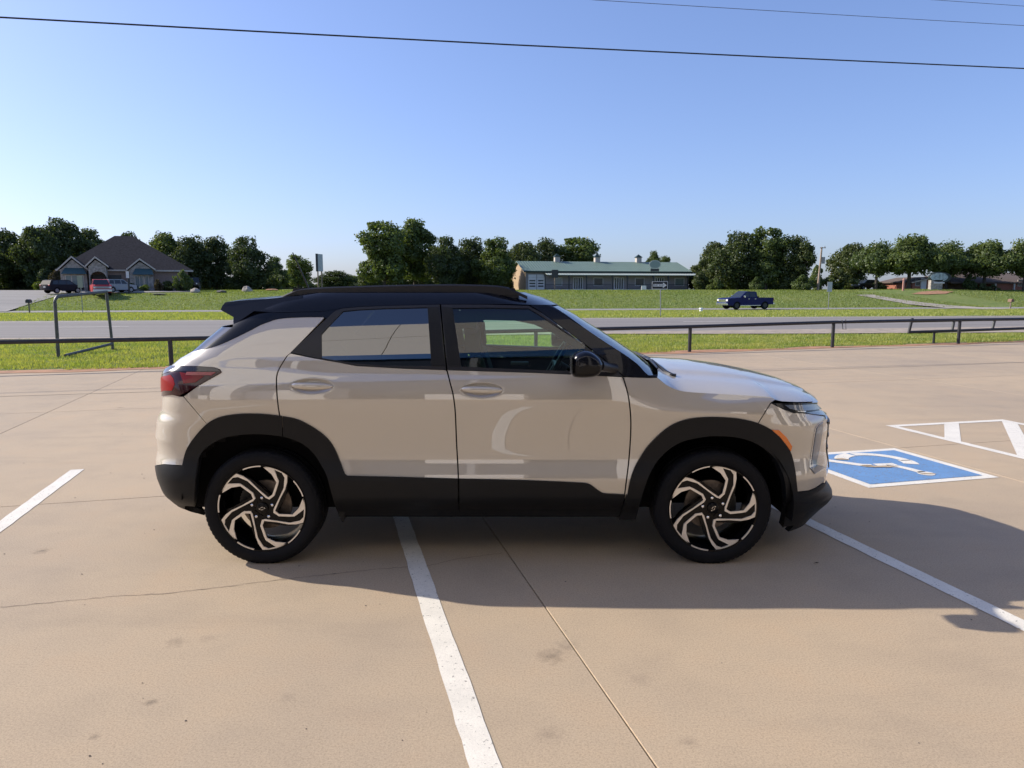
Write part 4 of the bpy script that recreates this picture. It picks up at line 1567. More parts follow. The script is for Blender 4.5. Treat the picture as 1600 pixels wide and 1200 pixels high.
me = fast_mesh("ground", np.stack([gx.ravel(), gy.ravel(), gz.ravel()], 1), 4, idx, GRASS, True)
tag(link(bpy.data.objects.new("ground", me)), kind='structure')


def strip(name, left, right, m, lift, nseg=60, parent=None, kind='structure', cross=6):
    "a sheet between two polylines that follows the terrain"
    def along(pl, t):
        L = [0]
        for a, b in zip(pl, pl[1:]):
            L.append(L[-1] + math.hypot(b[0] - a[0], b[1] - a[1]))
        d = t * L[-1]
        return np.interp(d, L, [p[0] for p in pl]), np.interp(d, L, [p[1] for p in pl])
    vs = []
    for i in range(nseg + 1):
        a, b = along(left, i / nseg), along(right, i / nseg)
        for j in range(cross + 1):
            k = j / cross
            x, y = a[0] * (1 - k) + b[0] * k, a[1] * (1 - k) + b[1] * k
            vs.append((x, y, tz(x, y) + lift))
    c = cross + 1
    fs = [(i * c + j, i * c + j + 1, (i + 1) * c + j + 1, (i + 1) * c + j) for i in range(nseg) for j in range(cross)]
    m_ = MB()
    m_.add(vs, fs)
    o = m_.build(name, m, parent)
    return tag(o, kind=kind if parent is None else None)


def patch(name, poly, m, lift, step=2.0, parent=None, kind='structure'):
    tv, tf = triangulate([poly], step)
    m_ = MB()
    m_.add([(x, y, tz(x, y) + lift) for x, y in tv], tf)
    o = m_.build(name, m, parent)
    if kind:
        tag(o, kind=kind)
    return o


def q_line(q, x0, x1):
    return [(x0, q + ROAD_SLOPE * x0), (x1, q + ROAD_SLOPE * x1)]


# highway
road_near = [(-200, 25.5 - .1317 * 200 + 0.0), (-60, 25.3 - 60 * .15), (-16.5, 23.3), (-10.2, 24.2), (6.8, 27.4), (22, 30.6), (60, 36.4), (200, 25.5 + .1317 * 200 + 3)]
road = strip("road", road_near, q_line(38.3, -200, 200), ASPHALT, 0.012, 120)
strip("gravel_shoulder", [(-200, -1.2), (-16.5, 22.75), (-10.2, 23.5), (3.0, 25.6), (9.0, 25.6), (20, 26.6), (40, 32.2), (200, 51)], [(-200, -.9), (-16.5, 23.35), (-10.2, 24.25), (3.0, 26.8), (8.0, 27.7), (22, 30.65), (40, 33.6), (200, 54.6)], GRAVEL, 0.018, 120, cross=3)
for xc in (-42.3, -34, -25.6, -17.3, -8.9, 1.1, 9.5, 17.6, 26, 34.3, 42.6):
    q0 = 33.05 + .055 * xc
    strip("lane_dash", [(xc - 1.3, q0 + ROAD_SLOPE * (xc - 1.3)), (xc + 1.3, q0 + .14 + ROAD_SLOPE * (xc + 1.3))], [(xc - 1.3, q0 + .17 + ROAD_SLOPE * (xc - 1.3)), (xc + 1.3, q0 + .31 + ROAD_SLOPE * (xc + 1.3))], LINE_WHITE, 0.022, 2, parent=road, cross=1)
strip("edge_line", q_line(37.6, -200, 200), q_line(37.72, -200, 200), LINE_WHITE, 0.018, 60, parent=road, cross=1)
strip("frontage_lane", q_line(76.0, -200, 200), q_line(81.2, -200, 200), ASPHALT_LIGHT, 0.012, 120)
strip("gravel_shoulder", q_line(38.3, -200, 200), q_line(38.75, -200, 200), GRAVEL, 0.014, 120, cross=2)
# asphalt forecourt at the left, path at the right
poly = [ground_at(u, v) for u, v in [(-160, 487.5), (-60, 488), (10, 487.2), (30, 481), (50, 474.5), (86, 464), (140, 459.5), (210, 457.8), (300, 456)]]
poly += [(stand(302, 103).x, 103), (stand(-160, 103).x, 103)]
patch("driveway", poly, ASPHALT_LIGHT, 0.045)
poly = [ground_at(u, v) for u, v in [(1338, 461.5), (1362, 460.6), (1400, 467.5), (1440, 473), (1490, 478), (1540, 481), (1590, 483.2), (1545, 484), (1480, 481.8), (1420, 476), (1375, 468)]]
patch("footpath", poly, PATH, 0.05, 1.2)
poly = [ground_at(u, v) for u, v in [(1424, 459.8), (1440, 456.2), (1465, 454.6), (1490, 456), (1478, 459.5), (1450, 460.6)]]
patch("soil_patch", clean(poly), SOIL, 0.05, 1.0)

# ---------------------------------------------------------------- the concrete lot
LOT_EDGE = [(15.3, -60), (15.55, -20), (15.8, -7), (15.98, -3.3), (16.3, 3), (16.6, 9), (16.95, 13.5), (17.2, 18), (17.7, 26), (18.3, 40), (18.8, 60)]


def edge_a(b):
    return float(np.interp(b, [p[1] for p in LOT_EDGE], [p[0] for p in LOT_EDGE]))


m_ = MB()
bb = np.linspace(-60, 60, 61)
m_.add([lot(-60, b, -0.022) for b in bb] + [lot(edge_a(b) - .02, b, -0.022) for b in bb], [(i, i + 1, 62 + i, 61 + i) for i in range(60)])
lot_o = tag(m_.build("parking_lot", JOINT), kind='structure')
GAP = 0.0028
for ia in range(-12, 4):
    for ib in range(-12, 12):
        if ia < -2 and (abs(ib) > 3):
            pass
        a0, b0 = 6.01 + 4.6 * (ia - 1) + GAP, 1.045 + 4.6 * ib + GAP
        a1, b1 = a0 + 4.6 - 2 * GAP, b0 + 4.6 - 2 * GAP
        if ia == 3:
            e0, e1 = edge_a(b0), edge_a(b1)
            e0 = min(e0, 99)
        else:
            e0 = e1 = a1
        if ia == 2:
            e0 = e1 = min(a1, 15.21)
        if ia == 3:
            a0 = 15.21 + GAP
            if min(e0, e1) < a0 + 0.1:
                continue
        c = 0.0025
        top = [lot(a0 + c, b0 + c), lot(a0 + c, b1 - c), lot(e1 - c, b1 - c), lot(e0 - c, b0 + c)]
        rim_ = [lot(a0, b0, -.004), lot(a0, b1, -.004), lot(e1, b1, -.004), lot(e0, b0, -.004)]
        bot = [lot(a0, b0, -.021), lot(a0, b1, -.021), lot(e1, b1, -.021), lot(e0, b0, -.021)]
        m_ = MB()
        m_.add(top + rim_ + bot, [(0, 1, 2, 3)] + [(4 + i, 4 + (i + 1) % 4, (i + 1) % 4, i) for i in range(4)] + [(8 + i, 8 + (i + 1) % 4, 4 + (i + 1) % 4, 4 + i) for i in range(4)])
        m_.build("concrete_slab", CONCRETE, lot_o)

# soil washed over the far edge of the lot
rs = random.Random(4)
l_, r_ = [], []
for i in range(81):
    b = -30 + 75 * i / 80
    e = edge_a(b)
    l_.append(lot(e - 0.05 - rs.random() * 0.28, b)[:2])
    r_.append(lot(e + 0.25 + rs.random() * 0.3, b)[:2])
strip("soil_edge", l_, r_, SOIL, 0.006, 300, cross=4)


def quad(name, pts, m, z=0.003, parent=None):
    m_ = MB()
    n = len(pts)
    m_.add([lot(a, b, z) for a, b in pts], [tuple(range(n))])
    return m_.build(name, m, parent)


# parking lines; edges a little uneven
def stripe(b0, b1, a0, a1, name="parking_line"):
    r = random.Random(int(b0 * 100))
    L, R = [], []
    n = 60
    for i in range(n + 1):
        a = a0 + (a1 - a0) * i / n
        L.append(lot(a, b0 + r.uniform(-.003, .003), .003))
        R.append(lot(a, b1 + r.uniform(-.003, .003), .003))
    m_ = MB()
    m_.add(L + R, [(i, i + 1, n + 2 + i, n + 1 + i) for i in range(n)])
    return m_.build(name, LINE_WHITE, lot_o)


for b in (-7.75, -5.02, -2.245, 0.426, 3.165):
    stripe(b, b + 0.108, 1.2, 7.11)
stripe(6.40, 6.50, 1.2, 7.06, "aisle_line")
stripe(8.00, 8.10, 1.2, 7.03, "aisle_line")
quad("aisle_line", [(6.96, 6.50), (7.06, 6.42), (7.03, 8.10), (6.93, 8.10)], LINE_WHITE, .0032, lot_o)
for k in range(6):
    d0 = -0.17 - k * 0.86
    pts = []
    lo_, hi_ = 6.50, 8.00
    for (b, d) in ((lo_, d0 - .02), (hi_, d0 - .02), (hi_, d0 - .235), (lo_, d0 - .235)):
        pts.append((b + d, b))
    pts = [(min(a, 6.955), b if a <= 6.955 else b - (a - 6.955)) for a, b in pts]
    quad("aisle_bar", pts, LINE_WHITE, .0028, lot_o)
# accessible bay square
quad("bay_square", [(4.82, 4.25), (4.82, 5.575), (6.005, 5.575), (6.005, 4.25)], LINE_WHITE, .003, lot_o)
quad("bay_square", [(4.905, 4.335), (4.905, 5.49), (5.92, 5.49), (5.92, 4.335)], LINE_BLUE, .0055, lot_o)
# wheelchair sign, read from the bay's open end; drawn in metres around the square's middle
sym = MB()
C0 = (5.412, 4.912)


def sw(pts, w):
    L, R = [], []
    for i, p in enumerate(pts):
        a, b = pts[max(0, i - 1)], pts[min(len(pts) - 1, i + 1)]
        d = Vector((b[0] - a[0], b[1] - a[1])).normalized()
        L.append((p[0] - d.y * w / 2, p[1] + d.x * w / 2))
        R.append((p[0] + d.y * w / 2, p[1] - d.x * w / 2))
    n = len(pts)
    return [P for P in L + R], [(i, i + 1, n + i + 1, n + i) for i in range(n - 1)]


def put(pts, faces):
    # symbol x -> across (+b), symbol y -> towards +a
    sym.add([lot(C0[0] + y, C0[1] + x, .0082) for x, y in pts], faces)


def disc(a, b, r, n=20):
    pts = [(b + r * math.cos(t), a + r * math.sin(t)) for t in np.linspace(0, 2 * math.pi, n, endpoint=False)]
    put(pts, [tuple(range(n))])


def stroke(ab, w):
    pts, fs = sw([(b, a) for a, b in ab], w)
    put(pts, fs)


arc = [(0.14 + 0.30 * math.sin(t), 0.05 + 0.30 * math.cos(t)) for t in np.radians(np.linspace(-8, 92, 20))]
stroke(arc, 0.10)
arc = [(0.14 + 0.29 * math.sin(t), 0.05 + 0.29 * math.cos(t)) for t in np.radians(np.linspace(-34, -4, 8))]
stroke(arc, 0.135)
arc = [(0.14 + 0.30 * math.sin(t), 0.05 + 0.30 * math.cos(t)) for t in np.radians(np.linspace(97, 152, 10))]
stroke(arc, 0.125)
stroke([(.335, -.40), (.20, -.29), (.06, -.18), (.02, -.10)], 0.095)
stroke([(.03, -.06), (.02, .04), (.01, .14)], 0.085)
stroke([(-.03, .02), (-.07, .10), (-.16, .125), (-.30, .145)], 0.085)
disc(-.34, .145, .072)
disc(.37, -.42, .06)
sym.build("wheelchair_symbol", LINE_WHITE, lot_o)
rs = random.Random(8)
for (ca, cb, ra, rb) in ((-.035, -.06, .035, .16), (.30, -.21, .035, .07), (-.355, .15, .022, .06), (.02, -.16, .02, .07), (.47, -.50, .03, .10)):
    pts = []
    for i in range(16):
        t = 2 * math.pi * i / 16
        k = rs.uniform(.65, 1.25)
        pts.append((C0[0] + ca + ra * k * math.sin(t) - .25 * rb * k * math.cos(t), C0[1] + cb + rb * k * math.cos(t)))
    quad("worn_patch", pts, CONCRETE, .0108, lot_o)

# crack in the slab in front of the rear wheel
rs = random.Random(11)
crk = [(4.06, -2.6), (4.054, -1.652), (4.05, -1.3), (4.052, -1.119), (4.02, -0.832), (4.046, -0.497), (4.063, -0.245), (4.083, 0.233), (4.071, 0.435), (4.057, 0.526), (4.125, 0.748), (4.15, 1.033)]
L, R = [], []
for (p, q) in zip(crk, crk[1:]):
    n = max(2, int((q[1] - p[1]) / .022))
    for i in range(n):
        t = i / n
        a = p[0] + (q[0] - p[0]) * t + rs.uniform(-.006, .006)
        b = p[1] + (q[1] - p[1]) * t
        w = rs.choice([.0012, .0016, .0018, .0024, .0055 if rs.random() < .2 else .0016])
        L.append(lot(a - w, b, .0024))
        R.append(lot(a + w, b, .0024))
m_ = MB()
n = len(L)
m_.add(L + R, [(i, i + 1, n + i + 1, n + i) for i in range(n - 1)])
m_.build("crack", JOINT, lot_o)

# darker strip painted to deepen the overhead wire's shadow across the far lanes
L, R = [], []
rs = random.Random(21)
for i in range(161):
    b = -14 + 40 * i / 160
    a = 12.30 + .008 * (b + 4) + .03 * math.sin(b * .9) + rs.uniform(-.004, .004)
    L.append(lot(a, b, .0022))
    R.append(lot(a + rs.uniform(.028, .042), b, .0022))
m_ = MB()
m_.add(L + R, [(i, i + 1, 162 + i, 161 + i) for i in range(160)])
m_.build("wire_shadow_strip", mat("wire_shadow_tone", (0.22, 0.175, 0.125), 0.9, var=0.25, vscale=1.5), lot_o)

# a few specks of grit on the concrete
gm = MB()
rs = random.Random(5)
for i in range(260):
    a, b = rs.uniform(1.6, 9), rs.uniform(-4, 5)
    p = lot(a, b, 0.0)
    r = rs.choice([.003, .004, .004, .006])
    ang = rs.uniform(0, 3)
    q = [(p[0] + r * math.cos(ang + t), p[1] + r * math.sin(ang + t) * .7, 0.001) for t in (0, 1.6, 3.1, 4.7)]
    gm.add(q + [(p[0], p[1], r * .9)], [(0, 1, 4), (1, 2, 4), (2, 3, 4), (3, 0, 4)])
tag(gm.build("grit", mat("grit_stone", (0.16, 0.14, 0.12), 0.9)), kind='stuff')

# leaf scrap in the shade by the front wheel
m_ = MB()
c = Vector((*[q for q in ground_at(1275, 883)], .004))
m_.add([c + Vector((-.02, 0, .002)), c + Vector((0, -.006, .012)), c + Vector((.02, .002, .004)), c + Vector((.004, .008, .001))], [(0, 1, 2, 3)])
tag(m_.build("dead_leaf", mat("dead_leaf", (0.03, 0.02, 0.012), 0.9)), "small dark dead leaf lying in the SUV's shadow near its front wheel", "leaf")

# ---------------------------------------------------------------- grass blades on the verges
BLADE = mat_leaf("grass_blade", (0.22, 0.29, 0.080), (0.42, 0.41, 0.17), 0.4, 0.9)
BLADE_FAR = mat_leaf("bank_grass_blade", (0.17, 0.225, 0.068), (0.24, 0.27, 0.095), 0.4, 0.15)


def blades(name, n, sample, hgt, wid, m, seed):
    rg = np.random.default_rng(seed)
    x, y = sample(rg, n)
    z = terrain(x, y)
    n = len(x)
    h = hgt * rg.uniform(.45, 1.3, n) * (0.75 + 0.5 * np.sin(x * 1.7 + 2 * np.sin(y * 1.1)) ** 2)
    a = rg.uniform(0, math.pi, n)
    lean = rg.uniform(0, .8, n) * h
    la = rg.uniform(0, 2 * math.pi, n)
    w = wid * rg.uniform(.6, 1.4, n)
    dx, dy = np.cos(a) * w, np.sin(a) * w
    v = np.empty((n, 3, 3))
    v[:, 0] = np.stack([x - dx, y - dy, z - .01], 1)
    v[:, 1] = np.stack([x + dx, y + dy, z - .01], 1)
    v[:, 2] = np.stack([x + np.cos(la) * lean, y + np.sin(la) * lean, z + h], 1)
    me = fast_mesh(name, v.reshape(-1, 3), 3, np.arange(n * 3), m)
    return tag(link(bpy.data.objects.new(name, me)), kind='stuff')


def near_verge(rg, n):
    b = rg.uniform(-14, 26, n)
    a = rg.uniform(0, 1, n) ** 1.25
    e = np.interp(b, [p[1] for p in LOT_EDGE], [p[0] for p in LOT_EDGE]) + .12
    far = 30.0
    aa = e + a * (far - e)
    x = EA.x * aa + EB.x * b
    y = EA.y * aa + EB.y * b
    yr = np.interp(x, [-200, -16.5, -10.2, 3, 9, 20, 40, 200], [-1.2, 22.6, 23.3, 25.4, 25.4, 26.4, 32, 51])
    k = y < yr - .1
    edge = aa - e
    patchy = np.sin(x * 2.3 + np.sin(y * 1.9) * 2) + np.sin(y * 3.1 + x * .7)
    k &= ~((edge < 0.55) & (patchy < 0.35))
    k &= np.abs(x) < y * .74 + 1.5
    return x[k], y[k]


blades("verge_grass", 230000, near_verge, .055, .009, BLADE, 1)


def mid_verge(rg, n):
    q = rg.uniform(38.8, 75.8, n)
    x = rg.uniform(-60, 66, n)
    return x, q + ROAD_SLOPE * x


blades("verge_grass", 130000, mid_verge, .09, .022, BLADE, 2)


def bank(rg, n):
    q = rg.uniform(81.4, 112, n)
    x = rg.uniform(-78, 96, n)
    y = q + ROAD_SLOPE * x
    u = 800 + F_PX * x / (y * CP)
    v_lim = (x < -42)
    k = ~((u < 120) & (y > 60) & (u < 95 + 0 * x) & (q > 78) & (u - 10 < (q - 82) * 5.0)) & ~((u < 310) & (y > 93.0))
    k &= ~((u > 1340) & (u < 1580) & (q < 100) & (np.abs((u - 1360) / 230 - (99 - q) / 17) < 0.16))
    return x[k], y[k]


blades("bank_grass", 150000, bank, .13, .035, BLADE_FAR, 3)

# white marker in the far verge and litter in the near one
m_ = MB()
p = stand(1093, 70)
m_.tube([p, p + Vector((0, 0, .22))], [.16, .12], 10)
m_.tube([p + Vector((0, 0, .22)), p + Vector((0, 0, .34))], [.22, .16], 10)
tag(m_.build("ground_marker", mat("white_plastic", (0.8, 0.8, 0.78), 0.5), smooth=40), "low round white marker in the grass left of the blue pickup", "marker")

# ---------------------------------------------------------------- pipe fence along the lot
PIPE = mat("black_pipe_paint", (0.022, 0.022, 0.027), 0.55, var=0.3, vscale=6)
PIPE_GREY = mat("grey_pipe", (0.085, 0.09, 0.09), 0.55, var=0.3, vscale=8)
fence = empty("pipe_fence", (4.53, 18.41, 0), 0, "low black pipe fence with single rail between the lot and the grass", "fence")
FD = Vector((.951, .309, 0))
m_ = MB()
rail_px = [(-120, 538.5), (0, 534.5), (270, 529.5), (700, 520), (1077, 510.5), (1299, 503.5), (1420, 501), (1500, 499.8), (1600, 498.5), (1760, 496.5)]


def on_fence(u, v):
    "3d point on the fence's upright plane"
    r = ray(u, v)
    nrm = Vector((-FD.y, FD.x, 0))
    P0 = Vector((4.53, 18.41, 0))
    k = nrm.dot(P0 - Vector((0, 0, CAM_H))) / (nrm.x * r[0] + nrm.y * r[1])
    return Vector((0, 0, CAM_H)) + Vector(r) * k


O = Vector((4.53, 18.41, 0))
m_.tube([on_fence(u, v) - O for u, v in rail_px], 0.045, 10)
m_.build("rail", PIPE, fence, smooth=50)
for along_ in (-24.2, -20.1, -16.1, -12.07, -8.1, -4.17, 0.0, 4.47, 9.0, 13.5, 18.0):
    p = O + FD * along_
    u, v = project((p.x, p.y, .6))
    zt = float(np.interp(u, [q[0] for q in rail_px], [on_fence(*q).z for q in rail_px]))
    m_ = MB()
    m_.tube([(p.x - O.x, p.y - O.y, -.05), (p.x - O.x, p.y - O.y, zt)], 0.045, 10)
    m_.build("post", PIPE, fence, smooth=50)
# hanging latch loop
m_ = MB()
q = [on_fence(u, v) - O + Vector((0, -.05, 0)) for u, v in ((1314.5, 500), (1315.5, 514), (1320.5, 514.5), (1320, 499))]
m_.tube(q, 0.012, 6)
m_.build("latch_loop", PIPE_GREY, fence)

# tall bent pipe frame behind the fence
fr = empty("pipe_hoop", (-10.72, 17.03, 0), 0, "tall bent grey pipe frame standing in the grass behind the fence at left", "pipe hoop")
a, b = Vector((-10.72, 17.03, 0)), Vector((-10.62, 19.2, 0))
ta, tb = at_depth(85, 464, 17.0), at_depth(166, 456, 19.1)
m_ = MB()
d = (tb - ta).normalized()
m_.tube([Vector((0, 0, -.05)), Vector((ta.x - a.x, ta.y - a.y, ta.z - .14)), Vector((ta.x - a.x, ta.y - a.y, ta.z - .05)) + d * .03, ta - a + d * .10, tb - a - d * .02], 0.04, 10)
m_.build("bent_pipe", PIPE_GREY, fr, smooth=60)
m_ = MB()
m_.tube([b - a + Vector((0, 0, -.05)), tb - a + Vector((0, 0, .03))], 0.036, 10)
m_.build("upright", PIPE_GREY, fr, smooth=60)
m_ = MB()
m_.tube([Vector((.1, .1, .03)), b - a + Vector((0, -.05, .15))], 0.036, 10)
m_.build("brace", PIPE_GREY, fr, smooth=60)

# swing gate lying along the fence at the right end
gt = empty("pipe_gate", (11.6, 21.2, 0), 0, "black pipe swing gate with slanted struts behind the right end of the fence", "gate")
O2 = Vector((11.6, 21.2, 0))


def on_gate(u, v):
    r = ray(u, v)
    nrm = Vector((-FD.y, FD.x, 0))
    k = nrm.dot(O + Vector((0, .55, 0)) - Vector((0, 0, CAM_H))) / (nrm.x * r[0] + nrm.y * r[1])
    return Vector((0, 0, CAM_H)) + Vector(r) * k


for nm, pts, rr in (("lower_pipe", [(1420, 519), (1500, 516.5), (1600, 513), (1720, 509)], .042), ("upper_pipe", [(1424, 502), (1600, 498.2), (1720, 495.5)], .040)):
    m_ = MB()
    m_.tube([on_gate(*q) - O2 for q in pts], rr, 10)
    m_.build(nm, PIPE, gt, smooth=60)
for u0, v0, u1, v1, mm in ((1420, 520, 1425.5, 497, PIPE), (1488, 515, 1491, 500, PIPE_GREY), (1551, 513, 1554.5, 499, PIPE_GREY), (1640, 511, 1645, 497, PIPE)):
    m_ = MB()
    m_.tube([on_gate(u0, v0) - O2, on_gate(u1, v1) - O2], .040, 10)
    m_.build("strut", mm, gt, smooth=60)
for u in (1460, 1690):
    m_ = MB()
    t = on_gate(u, 517)
    m_.tube([t - O2, Vector((t.x - O2.x, t.y - O2.y, -.05))], .035, 8)
    m_.build("gate_post", PIPE, gt, smooth=60)
# ---------------------------------------------------------------- trees and bushes
BARK = mat("bark", (0.075, 0.062, 0.05), 0.95, var=0.3, vscale=3)
LEAF_DARK = mat_leaf("dark_oak_leaf", (0.058, 0.082, 0.036), (0.102, 0.126, 0.054), 0.32, 0.35)
LEAF_MID = mat_leaf("green_leaf", (0.095, 0.132, 0.048), (0.140, 0.178, 0.066), 0.36, 0.4)
LEAF_LIME = mat_leaf("lime_leaf", (0.12, 0.17, 0.035), (0.17, 0.21, 0.05), 0.35, 0.6)
LEAF_RED = mat_leaf("reddish_leaf", (0.075, 0.060, 0.030), (0.11, 0.080, 0.045), 0.3, 0.6)


def crown_mesh(seed, H, R, base, n_puff, n_leaf, leaf, m, flat=0.8):
    "leaf-sized faces in clumps through an uneven crown; H height, R radius, base = clear trunk"
    rg = np.random.default_rng(seed)
    pts = []
    hc = H - base
    tries = 0
    while len(pts) < n_puff and tries < 6000:
        tries += 1
        t = rg.uniform(0.02, 1)
        prof = math.sin(math.pi * min(1, (t * 0.86 + 0.10))) ** 0.55
        prof *= 0.80 + 0.25 * math.sin(seed * 1.7 + t * 7)
        ang = rg.uniform(0, 2 * math.pi)
        rr = R * prof * rg.uniform(.25, 1.0) ** 0.5 * (0.82 + .22 * math.sin(ang * 3 + seed) + .12 * math.sin(ang * 5 + seed * 2))
        p = np.array([rr * math.cos(ang), rr * math.sin(ang), base + hc * t * (1.0 - 0.22 * (rr / R) ** 2)])
        if all(np.linalg.norm(p - q) > R * 0.22 for q in pts):
            pts.append(p)
    V, NRM = [], []
    for p in pts:
        pr = R * rg.uniform(.20, .36)
        k = int(n_leaf * rg.uniform(.6, 1.3))
        d = rg.normal(size=(k, 3))
        d /= np.linalg.norm(d, axis=1, keepdims=True)
        r = pr * rg.uniform(.25, 1.0, k) ** .45 * (1 + .3 * np.sin(d[:, 0] * 5 + seed) * np.sin(d[:, 1] * 4 + p[0]))
        c = p + d * r[:, None] * np.array([1, 1, .8])
        nn = d + rg.normal(size=(k, 3)) * .75 + np.array([0, 0, .25])
        nn /= np.linalg.norm(nn, axis=1, keepdims=True)
        a = np.cross(nn, rg.normal(size=(k, 3)))
        a /= np.linalg.norm(a, axis=1, keepdims=True)
        b = np.cross(nn, a)
        s = leaf * rg.uniform(.55, 1.35, k)[:, None]
        q = np.stack([c - a * s - b * s * .55, c + a * s * .2 - b * s * .7, c + a * s + b * s * .5, c - a * s * .3 + b * s * .75], 1)
        V.append(q)
    V = np.concatenate(V).reshape(-1, 3)
    return fast_mesh("crown", V, 4, np.arange(len(V)), m), pts


def trunk_mesh(seed, H, R, base, pts, r0):
    rs = random.Random(seed)
    m_ = MB()
    top = Vector((rs.uniform(-.3, .3), rs.uniform(-.3, .3), base + (H - base) * .55))
    m_.tube([(0, 0, -.4), (0, 0, .15), (top.x * .3, top.y * .3, base), top], [r0 * 1.5, r0 * 1.1, r0 * .85, r0 * .35], 9)
    for p in sorted(pts, key=lambda q: q[2])[::2][:26]:
        z0 = base * rs.uniform(.75, 1.0) + max(0, (p[2] - base)) * .25
        m_.tube([(top.x * .2, top.y * .2, z0), (p[0] * .45, p[1] * .45, z0 + (p[2] - z0) * .45), tuple(p)], [r0 * .5, r0 * .3, r0 * .1], 5, caps=False)
    return m_.mesh("trunk", BARK, 60)


KINDS = {}


def kind(nm, seed, H, R, base, n_puff, n_leaf, leaf, m, r0):
    cm, pts = crown_mesh(seed, H, R, base, n_puff, n_leaf, leaf, m)
    KINDS[nm] = (cm, trunk_mesh(seed, H, R, base, pts, r0), H, R)


for i in range(4):
    kind("oak%d" % i, 10 + i * 7, 12.0, 5.4, 1.2, 62, 250, .21, LEAF_DARK, .30)
for i in range(3):
    kind("ash%d" % i, 50 + i * 5, 12.0, 5.0, 2.0, 58, 250, .21, LEAF_MID, .28)
kind("row0", 81, 9.0, 5.0, 3.9, 60, 250, .19, LEAF_MID, .30)
kind("row1", 84, 9.0, 5.0, 4.0, 60, 250, .19, LEAF_MID, .30)
kind("bush0", 91, 3.0, 1.9, 0.1, 26, 200, .12, LEAF_DARK, .06)
kind("bush1", 95, 3.0, 1.9, 0.1, 26, 200, .12, LEAF_MID, .06)
kind("lime0", 97, 1.6, 1.5, 0.05, 20, 160, .09, LEAF_LIME, .04)
kind("rust0", 99, 3.0, 1.8, 0.1, 24, 180, .11, LEAF_RED, .05)


def tree(kd, u, v_top, half_px, Y, label, cat="tree", group=None, name=None, rz=0.0, sink=0.0):
    cm, tm, H, R = KINDS[kd]
    p = stand(u, Y)
    p.z -= sink
    top = at_depth(u, v_top, Y).z
    h = max(0.8, top - p.z)
    rad = half_px / px_m(Y)
    nm = name or {"oak": "oak_tree", "ash": "broadleaf_tree", "row": "shade_tree", "bus": "bush", "lim": "bush", "rus": "bush"}[kd[:3]]
    root = empty(nm, p, rz, label, cat, group)
    for nm2, me in (("trunk", tm), ("crown", cm)):
        o = link(bpy.data.objects.new(nm2, me), root)
        o.scale = (rad / R, rad / R, h / H)
    return root


TG = "trees beyond the far lawn"
rsT = random.Random(3)
TREES = [
    ("oak0", -30, 372, 46, 118, "dark oak crown cut off by the left edge of the photo"),
    ("oak1", 28, 362, 42, 124, "dark oak second from the left edge, left of the parked dark SUV"),
    ("oak2", 72, 357, 38, 120, "dark oak behind the lime bush near the parked dark SUV"),
    ("oak3", 112, 349, 42, 126, "tallest dark oak rising just left of the brown hip roof"),
    ("oak0", 150, 361, 40, 132, "dark oak showing above the left gable of the brown roofed house"),
    ("oak2", 212, 366, 26, 140, "oak whose top barely shows above the ridge of the brown hip roof"),
    ("ash0", 268, 369, 40, 124, "oak behind the right slope of the brown hip roof"),
    ("oak1", 306, 371, 34, 122, "dark tree just right of the brown hip roof"),
    ("oak3", 344, 375, 34, 126, "dark tree in the middle of the clump right of the brown roofed house"),
    ("oak0", 392, 373, 36, 120, "tall rounded dark tree ending the clump right of the house"),
    ("ash1", 436, 405, 20, 150, "thin light tree sticking up right of the dark clump"),
    ("oak2", 418, 425, 34, 140, "low dark tree at the foot of the dark clump's right end"),
    ("ash2", 470, 401, 26, 170, "open tree behind the SUV's roof antenna"),
    ("ash0", 452, 424, 30, 190, "low far tree left of the tree behind the antenna"),
    ("oak1", 528, 424, 34, 230, "small far tree right of the tall pylon sign"),
    ("ash1", 556, 432, 26, 250, "lowest far tree in the gap left of the big oak"),
    ("ash2", 603, 351, 48, 122, "large oak at the left end of the wood above the SUV's roof"),
    ("ash0", 650, 349, 44, 130, "tallest oak of the wood above the SUV's roof"),
    ("oak0", 698, 373, 34, 124, "dark tree right of the tallest oak above the SUV's roof"),
    ("oak1", 736, 374, 34, 132, "second dark tree right of the tallest oak above the SUV"),
    ("ash1", 775, 377, 38, 126, "rounded tree standing left of the green roofed building's tan end wall"),
    ("oak2", 818, 381, 34, 152, "dark tree behind the left end of the green roof"),
    ("oak3", 852, 378, 30, 156, "small dark tree behind the leftmost cupola"),
    ("ash2", 903, 375, 46, 158, "broad rounded tree behind the middle of the green roof"),
    ("ash0", 1018, 396, 16, 170, "small tree behind the oval sign on the green roof"),
    ("ash1", 1036, 404, 18, 175, "low tree showing right of the oval sign over the green roof"),
    ("oak1", 1082, 415, 22, 140, "dark tree touching the right end of the green roofed building"),
    ("oak2", 1112, 381, 30, 132, "leftmost spreading tree of the clump above the blue pickup"),
    ("oak0", 1148, 366, 44, 128, "dark tree above the blue pickup's cab"),
    ("ash2", 1192, 361, 42, 126, "tallest tree of the clump above the blue pickup"),
    ("oak3", 1236, 375, 36, 124, "dark rounded tree left of the wooden utility pole"),
    ("oak2", 1322, 383, 34, 132, "dark tree right of the wooden utility pole"),
    ("row1", 1362, 384, 36, 118, "leaning broad tree over the top of the pale footpath"),
    ("row0", 1412, 374, 48, 116, "biggest tree of the right hand row left of the oval stone sign"),
    ("row1", 1470, 384, 40, 118, "tree right above the oval stone sign"),
    ("row0", 1528, 382, 42, 116, "shade tree with forked trunk before the brown roofed brick house"),
    ("row1", 1590, 381, 42, 114, "shade tree with forked trunk nearest the right edge"),
    ("row0", 1660, 384, 44, 116, "shade tree beyond the right edge"),
]
